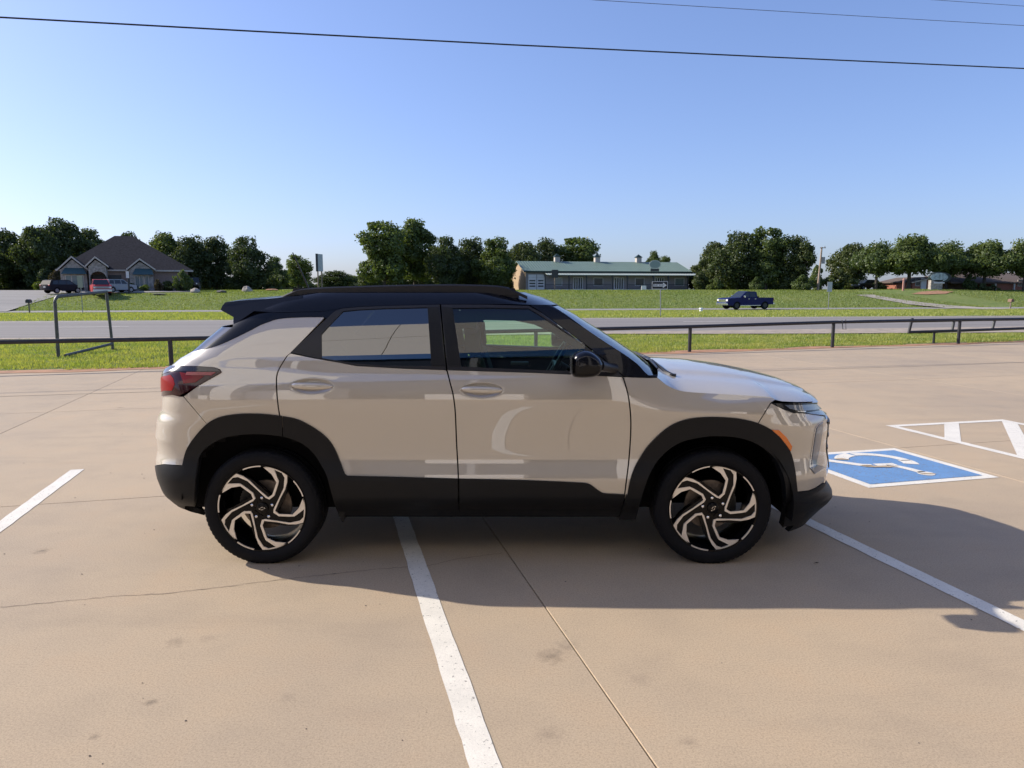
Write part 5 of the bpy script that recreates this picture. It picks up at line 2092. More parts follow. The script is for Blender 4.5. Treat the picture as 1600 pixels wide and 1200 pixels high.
for i, (kd, u, vt, hp, Y, lb) in enumerate(TREES):
    if u > 1640:
        continue
    tree(kd, u, vt, hp, Y, lb, "tree", TG, rz=rsT.uniform(0, 6.28), sink=0.3)
    cm, tm, H, R = KINDS[kd]
BG = "bushes by the houses"
for (kd, u, vt, hp, Y, lb) in [
    ("lime0", 69, 442, 11, 107, "lime green rounded bush at the edge of the forecourt at far left"),
    ("bush0", 82, 424, 18, 116, "dark bush behind the parked dark SUV"),
    ("rust0", 97, 425, 12, 113, "reddish bush beside the house's left corner"),
    ("lime0", 233, 446, 11, 98, "yellow green low bush under the right gable window"),
    ("rust0", 253, 438, 8, 98, "thin reddish bush right of the right gable window"),
    ("bush0", 268, 441, 14, 99, "dark bush along the brick wall right of the right gable"),
    ("bush1", 290, 424, 16, 99, "leafy green bush at the house's right corner"),
    ("bush0", 213, 444, 9, 98.4, "small dark bush left of the right gable window"),
    ("bush0", 1090, 428, 15, 126, "dark bush right of the green roofed building's porch"),
    ("bush1", 1112, 436, 15, 120, "green bush at the foot of the leftmost tree above the pickup"),
    ("bush1", 1178, 434, 12, 120, "yellowish bush under the trees above the pickup's bed"),
    ("bush1", 1250, 431, 18, 112, "bright green bush left of the wooden utility pole"),
    ("bush1", 1270, 417, 14, 116, "tall bright green bush behind the wooden utility pole"),
    ("bush0", 1302, 424, 22, 116, "dark hedge bush right of the wooden utility pole"),
    ("bush0", 1365, 442, 13, 122, "small dark bush at the top of the footpath"),
    ("bush1", 1507, 430, 13, 116, "round olive bush in front of the brick house"),
    ("bush0", 1527, 444, 9, 112, "low bush left of the forked tree before the brick house"),
    ("bush0", 1542, 446, 8, 112, "low bush right of the forked tree before the brick house"),
]:
    tree(kd, u, vt, hp, Y, lb, "bush", BG, rz=rsT.uniform(0, 6.28), sink=0.1)
# undergrowth closing the foot of the woods
for (u0, u1, Y, vt, nm) in ((-60, 112, 122, 418, "left"), (560, 800, 140, 412, "mid"), (300, 440, 134, 425, "m2"), (1100, 1270, 136, 425, "r"), (430, 565, 235, 438, "far")):
    pass
UND = LEAF_DARK


def thicket(u0, u1, Y0, vt, seed):
    rg = np.random.default_rng(seed)
    k = int((u1 - u0) * 55)
    u = rg.uniform(u0, u1, k)
    Y = Y0 + rg.uniform(0, 8, k)
    x = (u - 800) / F_PX * Y * CP
    zb = terrain(x, Y)
    hm = CAM_H + (450 - vt) / 1140 * Y0 - 1.3
    hh = hm * (0.7 + .3 * np.sin(x * .9) * np.sin(x * .37 + 1))
    z = zb + rg.uniform(0, 1, k) * hh
    c = np.stack([x, Y, z], 1)
    nn = rg.normal(size=(k, 3)) + np.array([0, -.6, .5])
    nn /= np.linalg.norm(nn, axis=1, keepdims=True)
    a = np.cross(nn, rg.normal(size=(k, 3)))
    a /= np.linalg.norm(a, axis=1, keepdims=True)
    b = np.cross(nn, a)
    s = .24 * rg.uniform(.6, 1.4, k)[:, None]
    q = np.stack([c - a * s - b * s * .55, c + a * s * .2 - b * s * .7, c + a * s + b * s * .5, c - a * s * .3 + b * s * .75], 1).reshape(-1, 3)
    me = fast_mesh("undergrowth", q, 4, np.arange(len(q)), UND)
    tag(link(bpy.data.objects.new("undergrowth", me)), kind='stuff')


thicket(-80, 112, 124, 420, 1)
thicket(560, 806, 138, 414, 2)
thicket(300, 440, 132, 428, 3)
thicket(1085, 1262, 134, 428, 4)
thicket(400, 566, 236, 437, 5)
thicket(1296, 1345, 134, 440, 6)
# ---------------------------------------------------------------- buildings
ROOF_BROWN = mat("brown_shingles", (0.052, 0.046, 0.046), 0.95, spec=0.1, var=0.3, vscale=4.0, bmp=0.3, bscale=14)
ROOF_TAN = mat("tan_shingles", (0.125, 0.092, 0.075), 0.95, var=0.25, vscale=4.0)
BRICK = mat("red_brick", (0.33, 0.13, 0.085), 0.9, var=0.35, vscale=9)
BRICK_TAN = mat("tan_brick", (0.26, 0.185, 0.15), 0.9, var=0.3, vscale=9)
STONE = mat("field_stone", (0.33, 0.29, 0.25), 0.9, var=0.45, vscale=3.5, bmp=0.5, bscale=4)
FASCIA = mat("pale_fascia", (0.50, 0.44, 0.38), 0.7)
AWNING = mat("teal_awning", (0.045, 0.092, 0.098), 0.6)
PANE = mat("dark_pane", (0.02, 0.025, 0.03), 0.10, spec=0.5)
PANE_PALE = mat("pale_pane", (0.16, 0.20, 0.20), 0.10, coat=0.6)
WHITE = mat("white_trim", (0.72, 0.70, 0.67), 0.6)
OFFWHITE = mat("offwhite_trim", (0.66, 0.64, 0.61), 0.7)
DOOR_DARK = mat("dark_door", (0.03, 0.027, 0.025), 0.5)
GREEN_METAL = mat("green_roof_metal", (0.115, 0.175, 0.135), 0.5, metal=0.1, var=0.12, vscale=1.0)
GREEN_DARK = mat("dark_green_trim", (0.012, 0.035, 0.025), 0.5)
SIDING = mat("grey_siding", (0.30, 0.265, 0.25), 0.85, var=0.1, vscale=3)
TAN_SIDING = mat("tan_siding", (0.42, 0.30, 0.185), 0.85, var=0.12, vscale=2)
GREY_METAL = mat("galvanised_metal", (0.30, 0.30, 0.30), 0.5, metal=0.5)
WOOD = mat("weathered_wood", (0.22, 0.17, 0.13), 0.9, var=0.3, vscale=5)
SIGN_DARK = mat("dark_sign", (0.03, 0.032, 0.036), 0.5)


class Local:
    "a thing with its front on a line through p0 turned by rz; x along the front, y away from us"

    def __init__(s, name, u, Y, rz, label, cat, group=None):
        s.p0 = stand(u, Y)
        s.c, s.s = math.cos(rz), math.sin(rz)
        s.root = empty(name, s.p0, rz, label, cat, group)

    def x(s, u, y=0.0):
        k = (u - 800) / F_PX * (CP + 0.012)
        px, py = s.p0.x - s.s * y, s.p0.y + s.c * y
        return (k * py - px) / (s.c - k * s.s)

    def z(s, u, v, y=0.0):
        xx = s.x(u, y)
        Y = s.p0.y + s.s * xx + s.c * y
        return at_depth(u, v, Y).z - s.p0.z

    def part(s, name, mb, m, parent=None, smooth=None):
        return mb.build(name, m, parent or s.root, smooth)


def framed(L, name, x0, x1, z0, z1, y, fm, pm, nv=1, nh=1, fw=.07):
    m_ = MB()
    for xx in [x0 + (x1 - x0) * i / nv for i in range(nv + 1)]:
        m_.box((xx, y - .03, (z0 + z1) / 2), (fw, .08, z1 - z0 + fw))
    for zz in [z0 + (z1 - z0) * i / nh for i in range(nh + 1)]:
        m_.box(((x0 + x1) / 2, y - .035, zz), (x1 - x0 - fw, .07, fw))
    w = m_.build(name, fm, L.root)
    m_ = MB()
    m_.box(((x0 + x1) / 2, y - .012, (z0 + z1) / 2), (x1 - x0, .012, z1 - z0))
    m_.build("pane", pm, w)
    return w


# --- brown hip roofed house at the left
H = Local("brick_house", 200, 100, math.radians(24), "brick and stone house with big brown hip roof and three front gables at far left", "house")
x0, x1 = H.x(104), H.x(304)
ze = H.z(200, 421.5)
zr = H.z(207, 369.5, 8)
m_ = MB()
m_.box(((x0 + x1) / 2, 8, ze / 2 - .2), (x1 - x0 - .5, 16, ze + .4))
H.part("wall", m_, BRICK_TAN)
m_ = MB()
o = .45
ra, rb = H.x(193, 8), H.x(221, 8)
e = [(x0 - o, -o, ze), (x1 + o, -o, ze), (x1 + o, 16 + o, ze), (x0 - o, 16 + o, ze)]
m_.add(e + [(ra, 7, zr), (rb, 7, zr), (rb, 9, zr), (ra, 9, zr)], [(0, 1, 5, 4), (1, 2, 6, 5), (2, 3, 7, 6), (3, 0, 4, 7), (4, 5, 6, 7), (3, 2, 1, 0)])
rf = H.part("roof", m_, ROOF_BROWN)
m_ = MB()
m_.box(((x0 + x1) / 2, -o - .02, ze - .1), (x1 - x0 + 2 * o, .06, .2))
m_.build("fascia", FASCIA, rf)


def gable(u0, u1, up, v_e, v_p, y_front, wall_m, arch=None):
    a, b, p = H.x(u0, y_front), H.x(u1, y_front), H.x(up, y_front)
    zE, zP = H.z(up, v_e, y_front), H.z(up, v_p, y_front)
    wall = [(a + .25, -.2), (b - .25, -.2), (b - .25, zE), (p, zP - .25), (a + .25, zE)]
    m_ = MB()
    if arch:
        c, hw, zt = H.x(arch[0], y_front), arch[1], H.z(arch[0], arch[2], y_front)
        hole = [(c - hw, -.1)] + [(c - hw * math.cos(t), zt - hw + hw * math.sin(t)) for t in np.linspace(0, math.pi, 14)] + [(c + hw, -.1)]
        tv, tf = triangulate([wall, hole], 1.5)
        m_.add([(x, y_front, z) for x, z in tv], tf)
        n = len(hole)
        m_.add([(x, y_front, z) for x, z in hole] + [(x, y_front + .6, z) for x, z in hole], [(i, (i + 1) % n, n + (i + 1) % n, n + i) for i in range(n)])
        m_.add([(a + .25, y_front, -.2), (a + .25, 0, -.2), (a + .25, 0, zE), (a + .25, y_front, zE)], [(0, 1, 2, 3)])
        m_.add([(b - .25, y_front, -.2), (b - .25, 0, -.2), (b - .25, 0, zE), (b - .25, y_front, zE)], [(0, 1, 2, 3)])
    else:
        m_.prism(wall, y_front, 0.3)
    g = H.part("gable", m_, wall_m)
    m_ = MB()
    yb = 6.0
    t = .16
    m_.add([(a - .1, y_front - .3, zE - .15), (p, y_front - .3, zP), (p, yb, zP), (a - .1, yb, zE - .15), (b + .1, y_front - .3, zE - .15), (b + .1, yb, zE - .15),
            (a - .1, y_front - .3, zE - .15 + t), (p, y_front - .3, zP + t), (p, yb, zP + t), (a - .1, yb, zE - .15 + t), (b + .1, y_front - .3, zE - .15 + t), (b + .1, yb, zE - .15 + t)],
           [(6, 7, 8, 9), (7, 10, 11, 8), (0, 3, 2, 1), (1, 2, 5, 4), (0, 6, 9, 3), (4, 5, 11, 10), (3, 9, 8, 2), (2, 8, 11, 5)])
    m_.build("gable_roof", ROOF_BROWN, g)
    m_ = MB()
    f = .24
    m_.add([(a - .1, y_front - .33, zE - .17), (p, y_front - .33, zP - .02), (b + .1, y_front - .33, zE - .17), (a - .1, y_front - .33, zE - .17 + f), (p, y_front - .33, zP - .02 + f), (b + .1, y_front - .33, zE - .17 + f),
            (a - .1, y_front - .27, zE - .17), (p, y_front - .27, zP - .02), (b + .1, y_front - .27, zE - .17)],
           [(0, 1, 4, 3), (1, 2, 5, 4), (0, 6, 7, 1), (1, 7, 8, 2)])
    m_.build("gable_trim", FASCIA, g)
    return g


gable(101, 148.5, 124, 422, 402.5, -1.0, STONE)
gable(145, 178.5, 160, 416, 403, -2.2, STONE, arch=(162.5, .98, 424))
gable(208, 250.5, 228, 421, 406, -1.0, STONE)
m_ = MB()
m_.box((H.x(162.5, 0), -.05, 1.1), (1.8, .1, 2.2))
m_.box((H.x(188), -.03, 1.1), (1.6, .06, 2.1))
H.part("entrance_door", m_, DOOR_DARK)
for (a, b, va, vb, wa, wb) in ((107, 146, 418.5, 428, 112, 140), (216, 248.5, 419.5, 429, 219, 240)):
    y = -1.0
    xa, xb = H.x(a, y), H.x(b, y)
    za, zb = H.z(a, va, y), H.z(a, vb, y)
    m_ = MB()
    i = (xb - xa) * .13
    m_.add([(xa, y - .9, zb), (xb, y - .9, zb), (xb - i, y - .02, za), (xa + i, y - .02, za), (xa, y - .02, zb), (xb, y - .02, zb)], [(0, 1, 2, 3), (0, 3, 4), (1, 5, 2), (0, 4, 5, 1)])
    H.part("awning", m_, AWNING)
    framed(H, "window", H.x(wa, y), H.x(wb, y), .35, zb - .15, y, FASCIA, PANE_PALE, 3, 1, .1)

# --- long shop building with green metal roof
Bd = Local("shop_building", 821.5, 127, math.radians(11.5), "long low shop building with green metal roof, porch and three cupolas", "building")
xe = Bd.x(1072)
DEP = 12.5
ze, zr = Bd.z(822, 423.5), 5.05
m_ = MB()
m_.box((xe / 2, DEP / 2, ze / 2 - .2), (xe, DEP, ze + .4))
Bd.part("wall", m_, SIDING)
for xx, s_ in ((-.012, 1), (xe + .012, -1)):
    m_ = MB()
    m_.prism([(0.0, -.2), (DEP, -.2), (DEP, ze), (DEP / 2, zr - .1), (0.0, ze)], xx, xx + .01 * s_, axis='x')
    Bd.part("end_wall", m_, TAN_SIDING)
m_ = MB()
o, t = .45, .12
for (ya, za, yb, zb) in ((-o, ze - .12, DEP / 2, zr), (DEP + o, ze - .12, DEP / 2, zr)):
    m_.add([(-o, ya, za), (xe + o, ya, za), (xe + o, yb, zb), (-o, yb, zb), (-o, ya, za + t), (xe + o, ya, za + t), (xe + o, yb, zb + t), (-o, yb, zb + t)],
           [(4, 5, 6, 7), (0, 3, 2, 1), (0, 1, 5, 4), (0, 4, 7, 3), (1, 2, 6, 5)])
rf = Bd.part("roof", m_, GREEN_METAL)
m_ = MB()
n = 62
for i in range(n + 1):
    x = -o + (xe + 2 * o) * i / n
    m_.add([(x - .025, -o, ze + .0), (x + .025, -o, ze + .0), (x + .025, DEP / 2, zr + t), (x - .025, DEP / 2, zr + t), (x, -o, ze + .045), (x, DEP / 2, zr + t + .04)], [(0, 4, 5, 3), (4, 1, 2, 5)])
m_.build("roof_ribs", GREEN_METAL, rf)
m_ = MB()
m_.box((xe / 2, -o - .03, ze - .10), (xe + 2 * o, .05, .26))
m_.build("eave_trim", GREEN_DARK, rf)
xa = Bd.x(850)
xb = xe + .9
m_ = MB()
m_.add([(xa, -2.3, ze - .66), (xb, -2.3, ze - .66), (xb, -.03, ze - .26), (xa, -.03, ze - .26), (xa, -2.3, ze - .74), (xb, -2.3, ze - .74), (xb, -.03, ze - .34), (xa, -.03, ze - .34)],
       [(0, 1, 2, 3), (4, 7, 6, 5), (0, 4, 5, 1), (1, 5, 6, 2), (0, 3, 7, 4)])
pr = Bd.part("porch_roof", m_, mat("pale_green_roof", (0.30, 0.36, 0.32), 0.5))
m_ = MB()
for i in range(58):
    x = xa + (xb - xa) * i / 57
    m_.add([(x - .05, -2.3, ze - .655), (x + .05, -2.3, ze - .655), (x + .05, -.03, ze - .255), (x - .05, -.03, ze - .255), (x, -2.3, ze - .59), (x, -.03, ze - .19)], [(0, 4, 5, 3), (4, 1, 2, 5), (0, 1, 4)])
m_.build("roof_ribs", mat("pale_roof_metal", (0.30, 0.33, 0.31), 0.4, metal=0.4), pr)
for u in (851, 888, 915, 955, 978, 1018, 1041, 1071):
    m_ = MB()
    x = Bd.x(u, -2.2)
    m_.box((x, -2.2, (ze - .7) / 2 - .1), (.16, .16, ze - .55))
    m_.add([(x - .05, -2.15, ze - 1.2), (x + .05, -2.15, ze - 1.2), (x + .05, -1.5, ze - .60), (x - .05, -1.5, ze - .60), (x - .05, -2.15, ze - 1.3), (x + .05, -2.15, ze - 1.3), (x + .05, -1.4, ze - .60), (x - .05, -1.4, ze - .60)],
           [(0, 1, 2, 3), (4, 7, 6, 5), (0, 3, 7, 4), (1, 5, 6, 2)])
    Bd.part("porch_post", m_, SIGN_DARK)
m_ = MB()
for (u0, u1) in ((889, 893), (914, 953), (978, 1016), (1041, 1070), (852, 888)):
    a, b = Bd.x(u0, -2.2), Bd.x(u1, -2.2)
    for zz in (.25, .95):
        m_.box(((a + b) / 2, -2.2, zz), (b - a, .07, .07))
    k = max(2, int((b - a) / .18))
    for i in range(k):
        m_.box((a + (b - a) * (i + .5) / k, -2.2, .6), (.035, .035, .7))
Bd.part("porch_railing", m_, SIGN_DARK)
m_ = MB()
m_.box(((xa + xb) / 2, -1.2, .02), (xb - xa, 2.4, .12))
Bd.part("porch_floor", m_, OFFWHITE)
for (u0, u1) in ((825, 837.5), (838.5, 850)):
    m_ = MB()
    a, b = Bd.x(u0), Bd.x(u1)
    for k in range(5):
        m_.box(((a + b) / 2, -.03, .28 + k * .53), (b - a, .06, .51))
    d = Bd.part("garage_door", m_, WHITE)
    m_ = MB()
    for k in (1, 2, 3):
        m_.box(((a + b) / 2, -.065, .18 + k * .47), ((b - a) * .72, .02, .24))
    m_.build("pane", PANE, d)
for (u0, u1) in ((895, 908.5), (958, 971.5), (1020.5, 1034)):
    a, b = Bd.x(u0), Bd.x(u1)
    w = framed(Bd, "shop_door", a, b, .1, 2.15, 0, OFFWHITE, PANE, 4, 1, .13)
for (u0, u1, pm) in ((866, 877, PANE_PALE), (926, 940, PANE), (990, 1003.5, PANE), (1051, 1065, PANE_PALE)):
    framed(Bd, "shop_window", Bd.x(u0), Bd.x(u1), .75, 2.1, 0, OFFWHITE, pm, 1, 1, .1)
for u in (869, 930.5, 994):
    xx = Bd.x(u, DEP / 2)
    m_ = MB()
    m_.box((xx, DEP / 2, zr + .45), (.95, .95, 1.0))
    cu = Bd.part("cupola", m_, FASCIA)
    m_ = MB()
    m_.add([(xx - .65, DEP / 2 - .65, zr + .95), (xx + .65, DEP / 2 - .65, zr + .95), (xx + .65, DEP / 2 + .65, zr + .95), (xx - .65, DEP / 2 + .65, zr + .95), (xx, DEP / 2, zr + 1.55)],
           [(0, 1, 4), (1, 2, 4), (2, 3, 4), (3, 0, 4), (3, 2, 1, 0)])
    m_.build("cupola_roof", GREEN_DARK, cu)


def oval(name, u, v, ru, rv, Y, m_face, m_edge, label, cat, post=None, rz=0.0):
    c = at_depth(u, v, Y)
    a, b = ru / px_m(Y), rv / px_m(Y)
    root = empty(name, (c.x, c.y, c.z), rz, label, cat)
    th = np.linspace(0, 2 * math.pi, 28, endpoint=False)
    m_ = MB()
    m_.prism([(a * math.cos(t), b * math.sin(t)) for t in th], 0.0, 0.14)
    m_.build("rim", m_edge, root)
    m_ = MB()
    m_.prism([(a * .86 * math.cos(t), b * .82 * math.sin(t)) for t in th], -.02, 0.01)
    m_.build("panel", m_face, root)
    return root, c, a, b


LETTER = mat("faded_lettering", (0.12, 0.12, 0.12), 0.7)
r_, c, a, b = oval("oval_sign", 1023.5, 413, 9, 6.5, 129.5, mat("pale_sign_green", (0.25, 0.31, 0.28), 0.6), mat("sign_edge", (0.40, 0.43, 0.40), 0.6), "pale oval sign standing up from the green roof near its right end", "sign")
m_ = MB()
m_.box((-.0, .1, -b - .25), (1.5, .1, .42))
m_.build("lower_board", SIGN_DARK, r_)
m_ = MB()
for sx in (-.6, .6):
    m_.box((sx, .2, -b - .35), (.06, .06, .9))
m_.build("bracket", SIGN_DARK, r_)
# --- brick building at the right
Rb = Local("brick_office", 1543, 118, math.radians(7), "low red brick building with wide brown roof behind the right hand trees", "building")
xe = Rb.x(1680)
ze = Rb.z(1560, 441)
zr = Rb.z(1560, 426, 6)
xl = Rb.x(1478)
m_ = MB()
m_.box((xe / 2, 6, ze / 2 - .2), (xe, 12, ze + .4))
Rb.part("wall", m_, BRICK)
m_ = MB()
m_.box((xl / 2 - .02, 9, ze / 2 - .2), (-xl, 9, ze + .4))
Rb.part("wall", m_, BRICK_TAN)
m_ = MB()
m_.add([(xl - .5, -.6, ze - .02), (xe + .5, -.6, ze - .02), (xe - 2, 6, zr), (xl + 3, 6, zr), (xl - .5, 12.6, ze - .02), (xe + .5, 12.6, ze - .02), (xl - .5, -.6, ze - .22), (xe + .5, -.6, ze - .22)],
       [(0, 1, 2, 3), (4, 3, 2, 5), (0, 3, 4), (1, 5, 2), (6, 7, 1, 0)])
Rb.part("roof", m_, ROOF_TAN)
for u in (1546, 1575, 1596):
    m_ = MB()
    m_.box((Rb.x(u, -.4), -.4, ze / 2), (.2, .2, ze))
    Rb.part("porch_post", m_, OFFWHITE)
framed(Rb, "window", Rb.x(1580), Rb.x(1594), .7, 1.7, 0, FASCIA, PANE, 3, 1, .08)
Wg = Local("brick_wing", 1418, 116, math.radians(4), "small brick building with pale sloping roof edge left of the oval stone sign", "building")
xe = Wg.x(1445)
z0, z1 = Wg.z(1418, 441.5), Wg.z(1440, 434)
m_ = MB()
m_.prism([(0, -.2), (xe, -.2), (xe, z1), (0, z0)], 0, 9)
Wg.part("wall", m_, BRICK)
m_ = MB()
m_.prism([(-.5, z0 - .06), (xe + .3, z1 + .0), (xe + .3, z1 + .16), (-.5, z0 + .10)], -.5, 9.5)
Wg.part("roof", m_, ROOF_TAN)
m_ = MB()
m_.prism([(-.5, z0 - .10), (xe + .3, z1 - .02), (xe + .3, z1 + .14), (-.5, z0 + .06)], -.56, -.503)
Wg.part("fascia", m_, FASCIA)
m_ = MB()
m_.box((xe * .62, -.03, .95), (.9, .05, 1.9))
Wg.part("door", m_, OFFWHITE)
framed(Wg, "window", xe * .15, xe * .42, .7, 1.6, 0, FASCIA, PANE, 1, 1, .08)

# oval sign on a stone base on the mound
c = stand(1455, 105)
sg = empty("monument_sign", c, 0, "dark rimmed oval sign on a stone base on the grassy mound", "sign")
ph = px_m(105)
th = np.linspace(0, 2 * math.pi, 32, endpoint=False)
zc = at_depth(1459, 433.5, 105).z - c.z
m_ = MB()
m_.box((0, .3, (zc - .35) / 2 - .2), (18 / ph, .7, zc - .0))
m_.build("stone_base", STONE, sg)
m_ = MB()
m_.prism([(1.55 * math.cos(t) + .5, zc + .78 * math.sin(t)) for t in th], .02, .5)
m_.build("rim", mat("sign_rim", (0.012, 0.022, 0.018), 0.5), sg)
m_ = MB()
m_.prism([(1.25 * math.cos(t) + .3, zc + .03 + .62 * math.sin(t)) for t in th], -.05, .1)
fc = m_.build("sign_face", mat("mottled_sign_face", (0.30, 0.36, 0.36), 0.5, var=0.7, vscale=2.2), sg)
m_ = MB()
m_.box((.3, -.1, zc - .78), (1.5, .1, .16))
m_.build("name_strip", WHITE, sg)


# ---------------------------------------------------------------- vehicles in the distance
def disc_wheel(mb_t, mb_r, x, y, r, w, sgn):
    n = 20
    for (rr, mbx, y0, y1) in ((r, mb_t, y, y - sgn * w), (r * .62, mb_r, y + sgn * .012, y - sgn * .02)):
        a = [(x + rr * math.cos(t), y0, r + rr * math.sin(t)) for t in np.linspace(0, 2 * math.pi, n, endpoint=False)]
        b = [(p[0], y1, p[2]) for p in a]
        mbx.add(a + b, [tuple(range(n)), tuple(2 * n - 1 - i for i in range(n))] + [(i, (i + 1) % n, n + (i + 1) % n, n + i) for i in range(n)])


def slabs(m, prof, rows):
    "outline lofted across the car: rows = (y, scale, dx)"
    n = len(prof)
    cx = sum(p[0] for p in prof) / n
    cz = sum(p[1] for p in prof) / n
    vs = []
    for (y, s) in rows:
        vs += [(cx + (p[0] - cx) * s, y, cz + (p[1] - cz) * s) for p in prof]
    k = len(rows)
    fs = [(i * n + j, i * n + (j + 1) % n, (i + 1) * n + (j + 1) % n, (i + 1) * n + j) for i in range(k - 1) for j in range(n)]
    b = len(m.v)
    m.add(vs, fs)
    r = delaunay_2d_cdt([Vector((p[0], p[1])) for p in prof], [(i, (i + 1) % n) for i in range(n)], [], 1, 1e-7)
    for ri in (0, k - 1):
        m.add([vs[ri * n + i] for i in range(n)], [tuple(f) for f in r[2] if max(f) < n])


def archy(x, r, k=9):
    return [(x + r * math.cos(t), .36 + r * math.sin(t)) for t in np.linspace(math.pi, 0, k)]


DARK_RIM = mat("dark_rim", (0.02, 0.02, 0.022), 0.4)


def vehicle(name, body, cabin, wheels, hw, glass_side, glass_front, glass_rear, m_body, label, cat, u, Y, rz, extra=None, wr=.36, group=None, roof_m=None):
    p = stand(u, Y)
    p.z += .06
    root = empty(name, p, rz, label, cat, group)
    m = MB()
    slabs(m, body, [(-hw, .985), (-hw * .93, 1.0), (hw * .93, 1.0), (hw, .985)])
    bo = m.build("body", m_body, root, smooth=35)
    ct = hw * .78
    m = MB()
    n = len(cabin)
    zlo, zhi = min(q[1] for q in cabin), max(q[1] for q in cabin)

    def wy(z):
        return hw * .95 + (ct - hw * .95) * (z - zlo) / (zhi - zlo)
    vs = [(q[0], -wy(q[1]), q[1]) for q in cabin] + [(q[0], wy(q[1]), q[1]) for q in cabin]
    m.add(vs, [(j, (j + 1) % n, n + (j + 1) % n, n + j) for j in range(n)] + [tuple(range(n)), tuple(2 * n - 1 - i for i in range(n))])
    m.build("cabin", roof_m or m_body, root, smooth=35)
    for poly in glass_side:
        for s in (-1, 1):
            m = MB()
            m.add([(q[0], s * (wy(q[1]) + .006), q[1]) for q in poly], [tuple(range(len(poly)))])
            m.build("window", PANE, root)
    for nm, (a, b) in (("windshield", glass_front), ("rear_window", glass_rear)):
        m = MB()
        d = Vector((b[1] - a[1], 0, -(b[0] - a[0]))).normalized() * .008
        if nm == "rear_window":
            d = -d
        m.add([(a[0] + d.x, -wy(a[1]) * .92, a[1] + d.z), (a[0] + d.x, wy(a[1]) * .92, a[1] + d.z), (b[0] + d.x, wy(b[1]) * .92, b[1] + d.z), (b[0] + d.x, -wy(b[1]) * .92, b[1] + d.z)], [(0, 1, 2, 3)])
        m.build(nm, PANE, root)
    for x in wheels:
        for s in (-1, 1):
            t, r = MB(), MB()
            disc_wheel(t, r, x, s * hw * .98, wr, .22, s)
            w = t.build("wheel", RUBBER, root)
            r.build("rim", DARK_RIM if name == 'pickup_truck' else GREY_METAL, w)
    m = MB()
    for x in wheels:
        for s in (-1, 1):
            m.box((x, s * (hw * .75), wr + .12), (wr * 2.3, hw * .3, wr * 1.6))
    m.build("wheel_well", DARK, root)
    for (nm, c, sz, mm) in (extra or []):
        m = MB()
        m.box(c, sz, bev=min(sz) * .2)
        m.build(nm, mm, root)
    return root


BLUE_PAINT = mat("dark_blue_paint", (0.005, 0.009, 0.085), 0.45, coat=0.15, spec=0.15)
RED_PAINT = mat("red_truck_paint", (0.45, 0.045, 0.05), 0.5, coat=0.2, spec=0.2)
GREY_PAINT = mat("grey_car_paint", (0.022, 0.020, 0.026), 0.6, spec=0.12)
PALE_PAINT = mat("pale_car_paint", (0.34, 0.35, 0.38), 0.5, spec=0.3)
TAIL = mat("tail_lamp", (0.4, 0.02, 0.02), 0.3, coat=1.0)

truck_body = [(-2.95, .55), (-2.35, .50)] + archy(-1.85, .50) + [(-1.30, .45), (1.28, .45)] + archy(1.78, .50) + [(2.30, .45), (2.85, .46), (2.95, .62), (2.94, 1.08), (2.80, 1.20), (1.25, 1.29), (-.75, 1.30), (-.76, 1.24), (-2.95, 1.24)]
truck_cab = [(1.32, 1.26), (.55, 1.88), (.30, 1.93), (-.55, 1.92), (-.78, 1.86), (-.86, 1.26)]
vehicle("pickup_truck", truck_body, truck_cab, (-1.85, 1.78), 1.0, [[(1.02, 1.32), (.50, 1.82), (.22, 1.84), (.20, 1.32)], [(.12, 1.32), (.14, 1.84), (-.58, 1.82), (-.66, 1.32)]],
        ((1.32, 1.28), (.55, 1.88)), ((-.78, 1.84), (-.86, 1.32)), BLUE_PAINT, "dark blue crew cab pickup truck driving on the far lane", "pickup truck", 1161, 79.5, math.radians(180 + 19),
        [("grille", (2.93, 0, .92), (.08, 1.3, .34), CHROME), ("bumper", (2.98, 0, .58), (.18, 1.9, .24), CHROME), ("bumper", (-3.02, 0, .60), (.16, 1.9, .20), CHROME), ("headlight", (2.90, .80, .98), (.10, .30, .22), WHITE), ("headlight", (2.90, -.80, .98), (.10, .30, .22), WHITE),
         ("bed_liner", (-1.9, 0, 1.21), (2.05, 1.7, .08), DARK), ("running_board", (.1, 1.0, .42), (2.6, .16, .07), CHROME), ("running_board", (.1, -1.0, .42), (2.6, .16, .07), CHROME),
         ("door_handle", (.28, 1.005, 1.12), (.2, .03, .05), CHROME), ("door_handle", (-.55, 1.005, 1.12), (.2, .03, .05), CHROME), ("tail_lamp", (-2.93, .92, 1.05), (.08, .14, .3), TAIL), ("tail_lamp", (-2.93, -.92, 1.05), (.08, .14, .3), TAIL),
         ("side_mirror", (.95, 1.12, 1.36), (.12, .22, .24), CHROME), ("side_mirror", (.95, -1.12, 1.36), (.12, .22, .24), CHROME), ("roll_bar", (-1.05, 0, 1.34), (.12, 1.6, .14), DARK)], wr=.41)
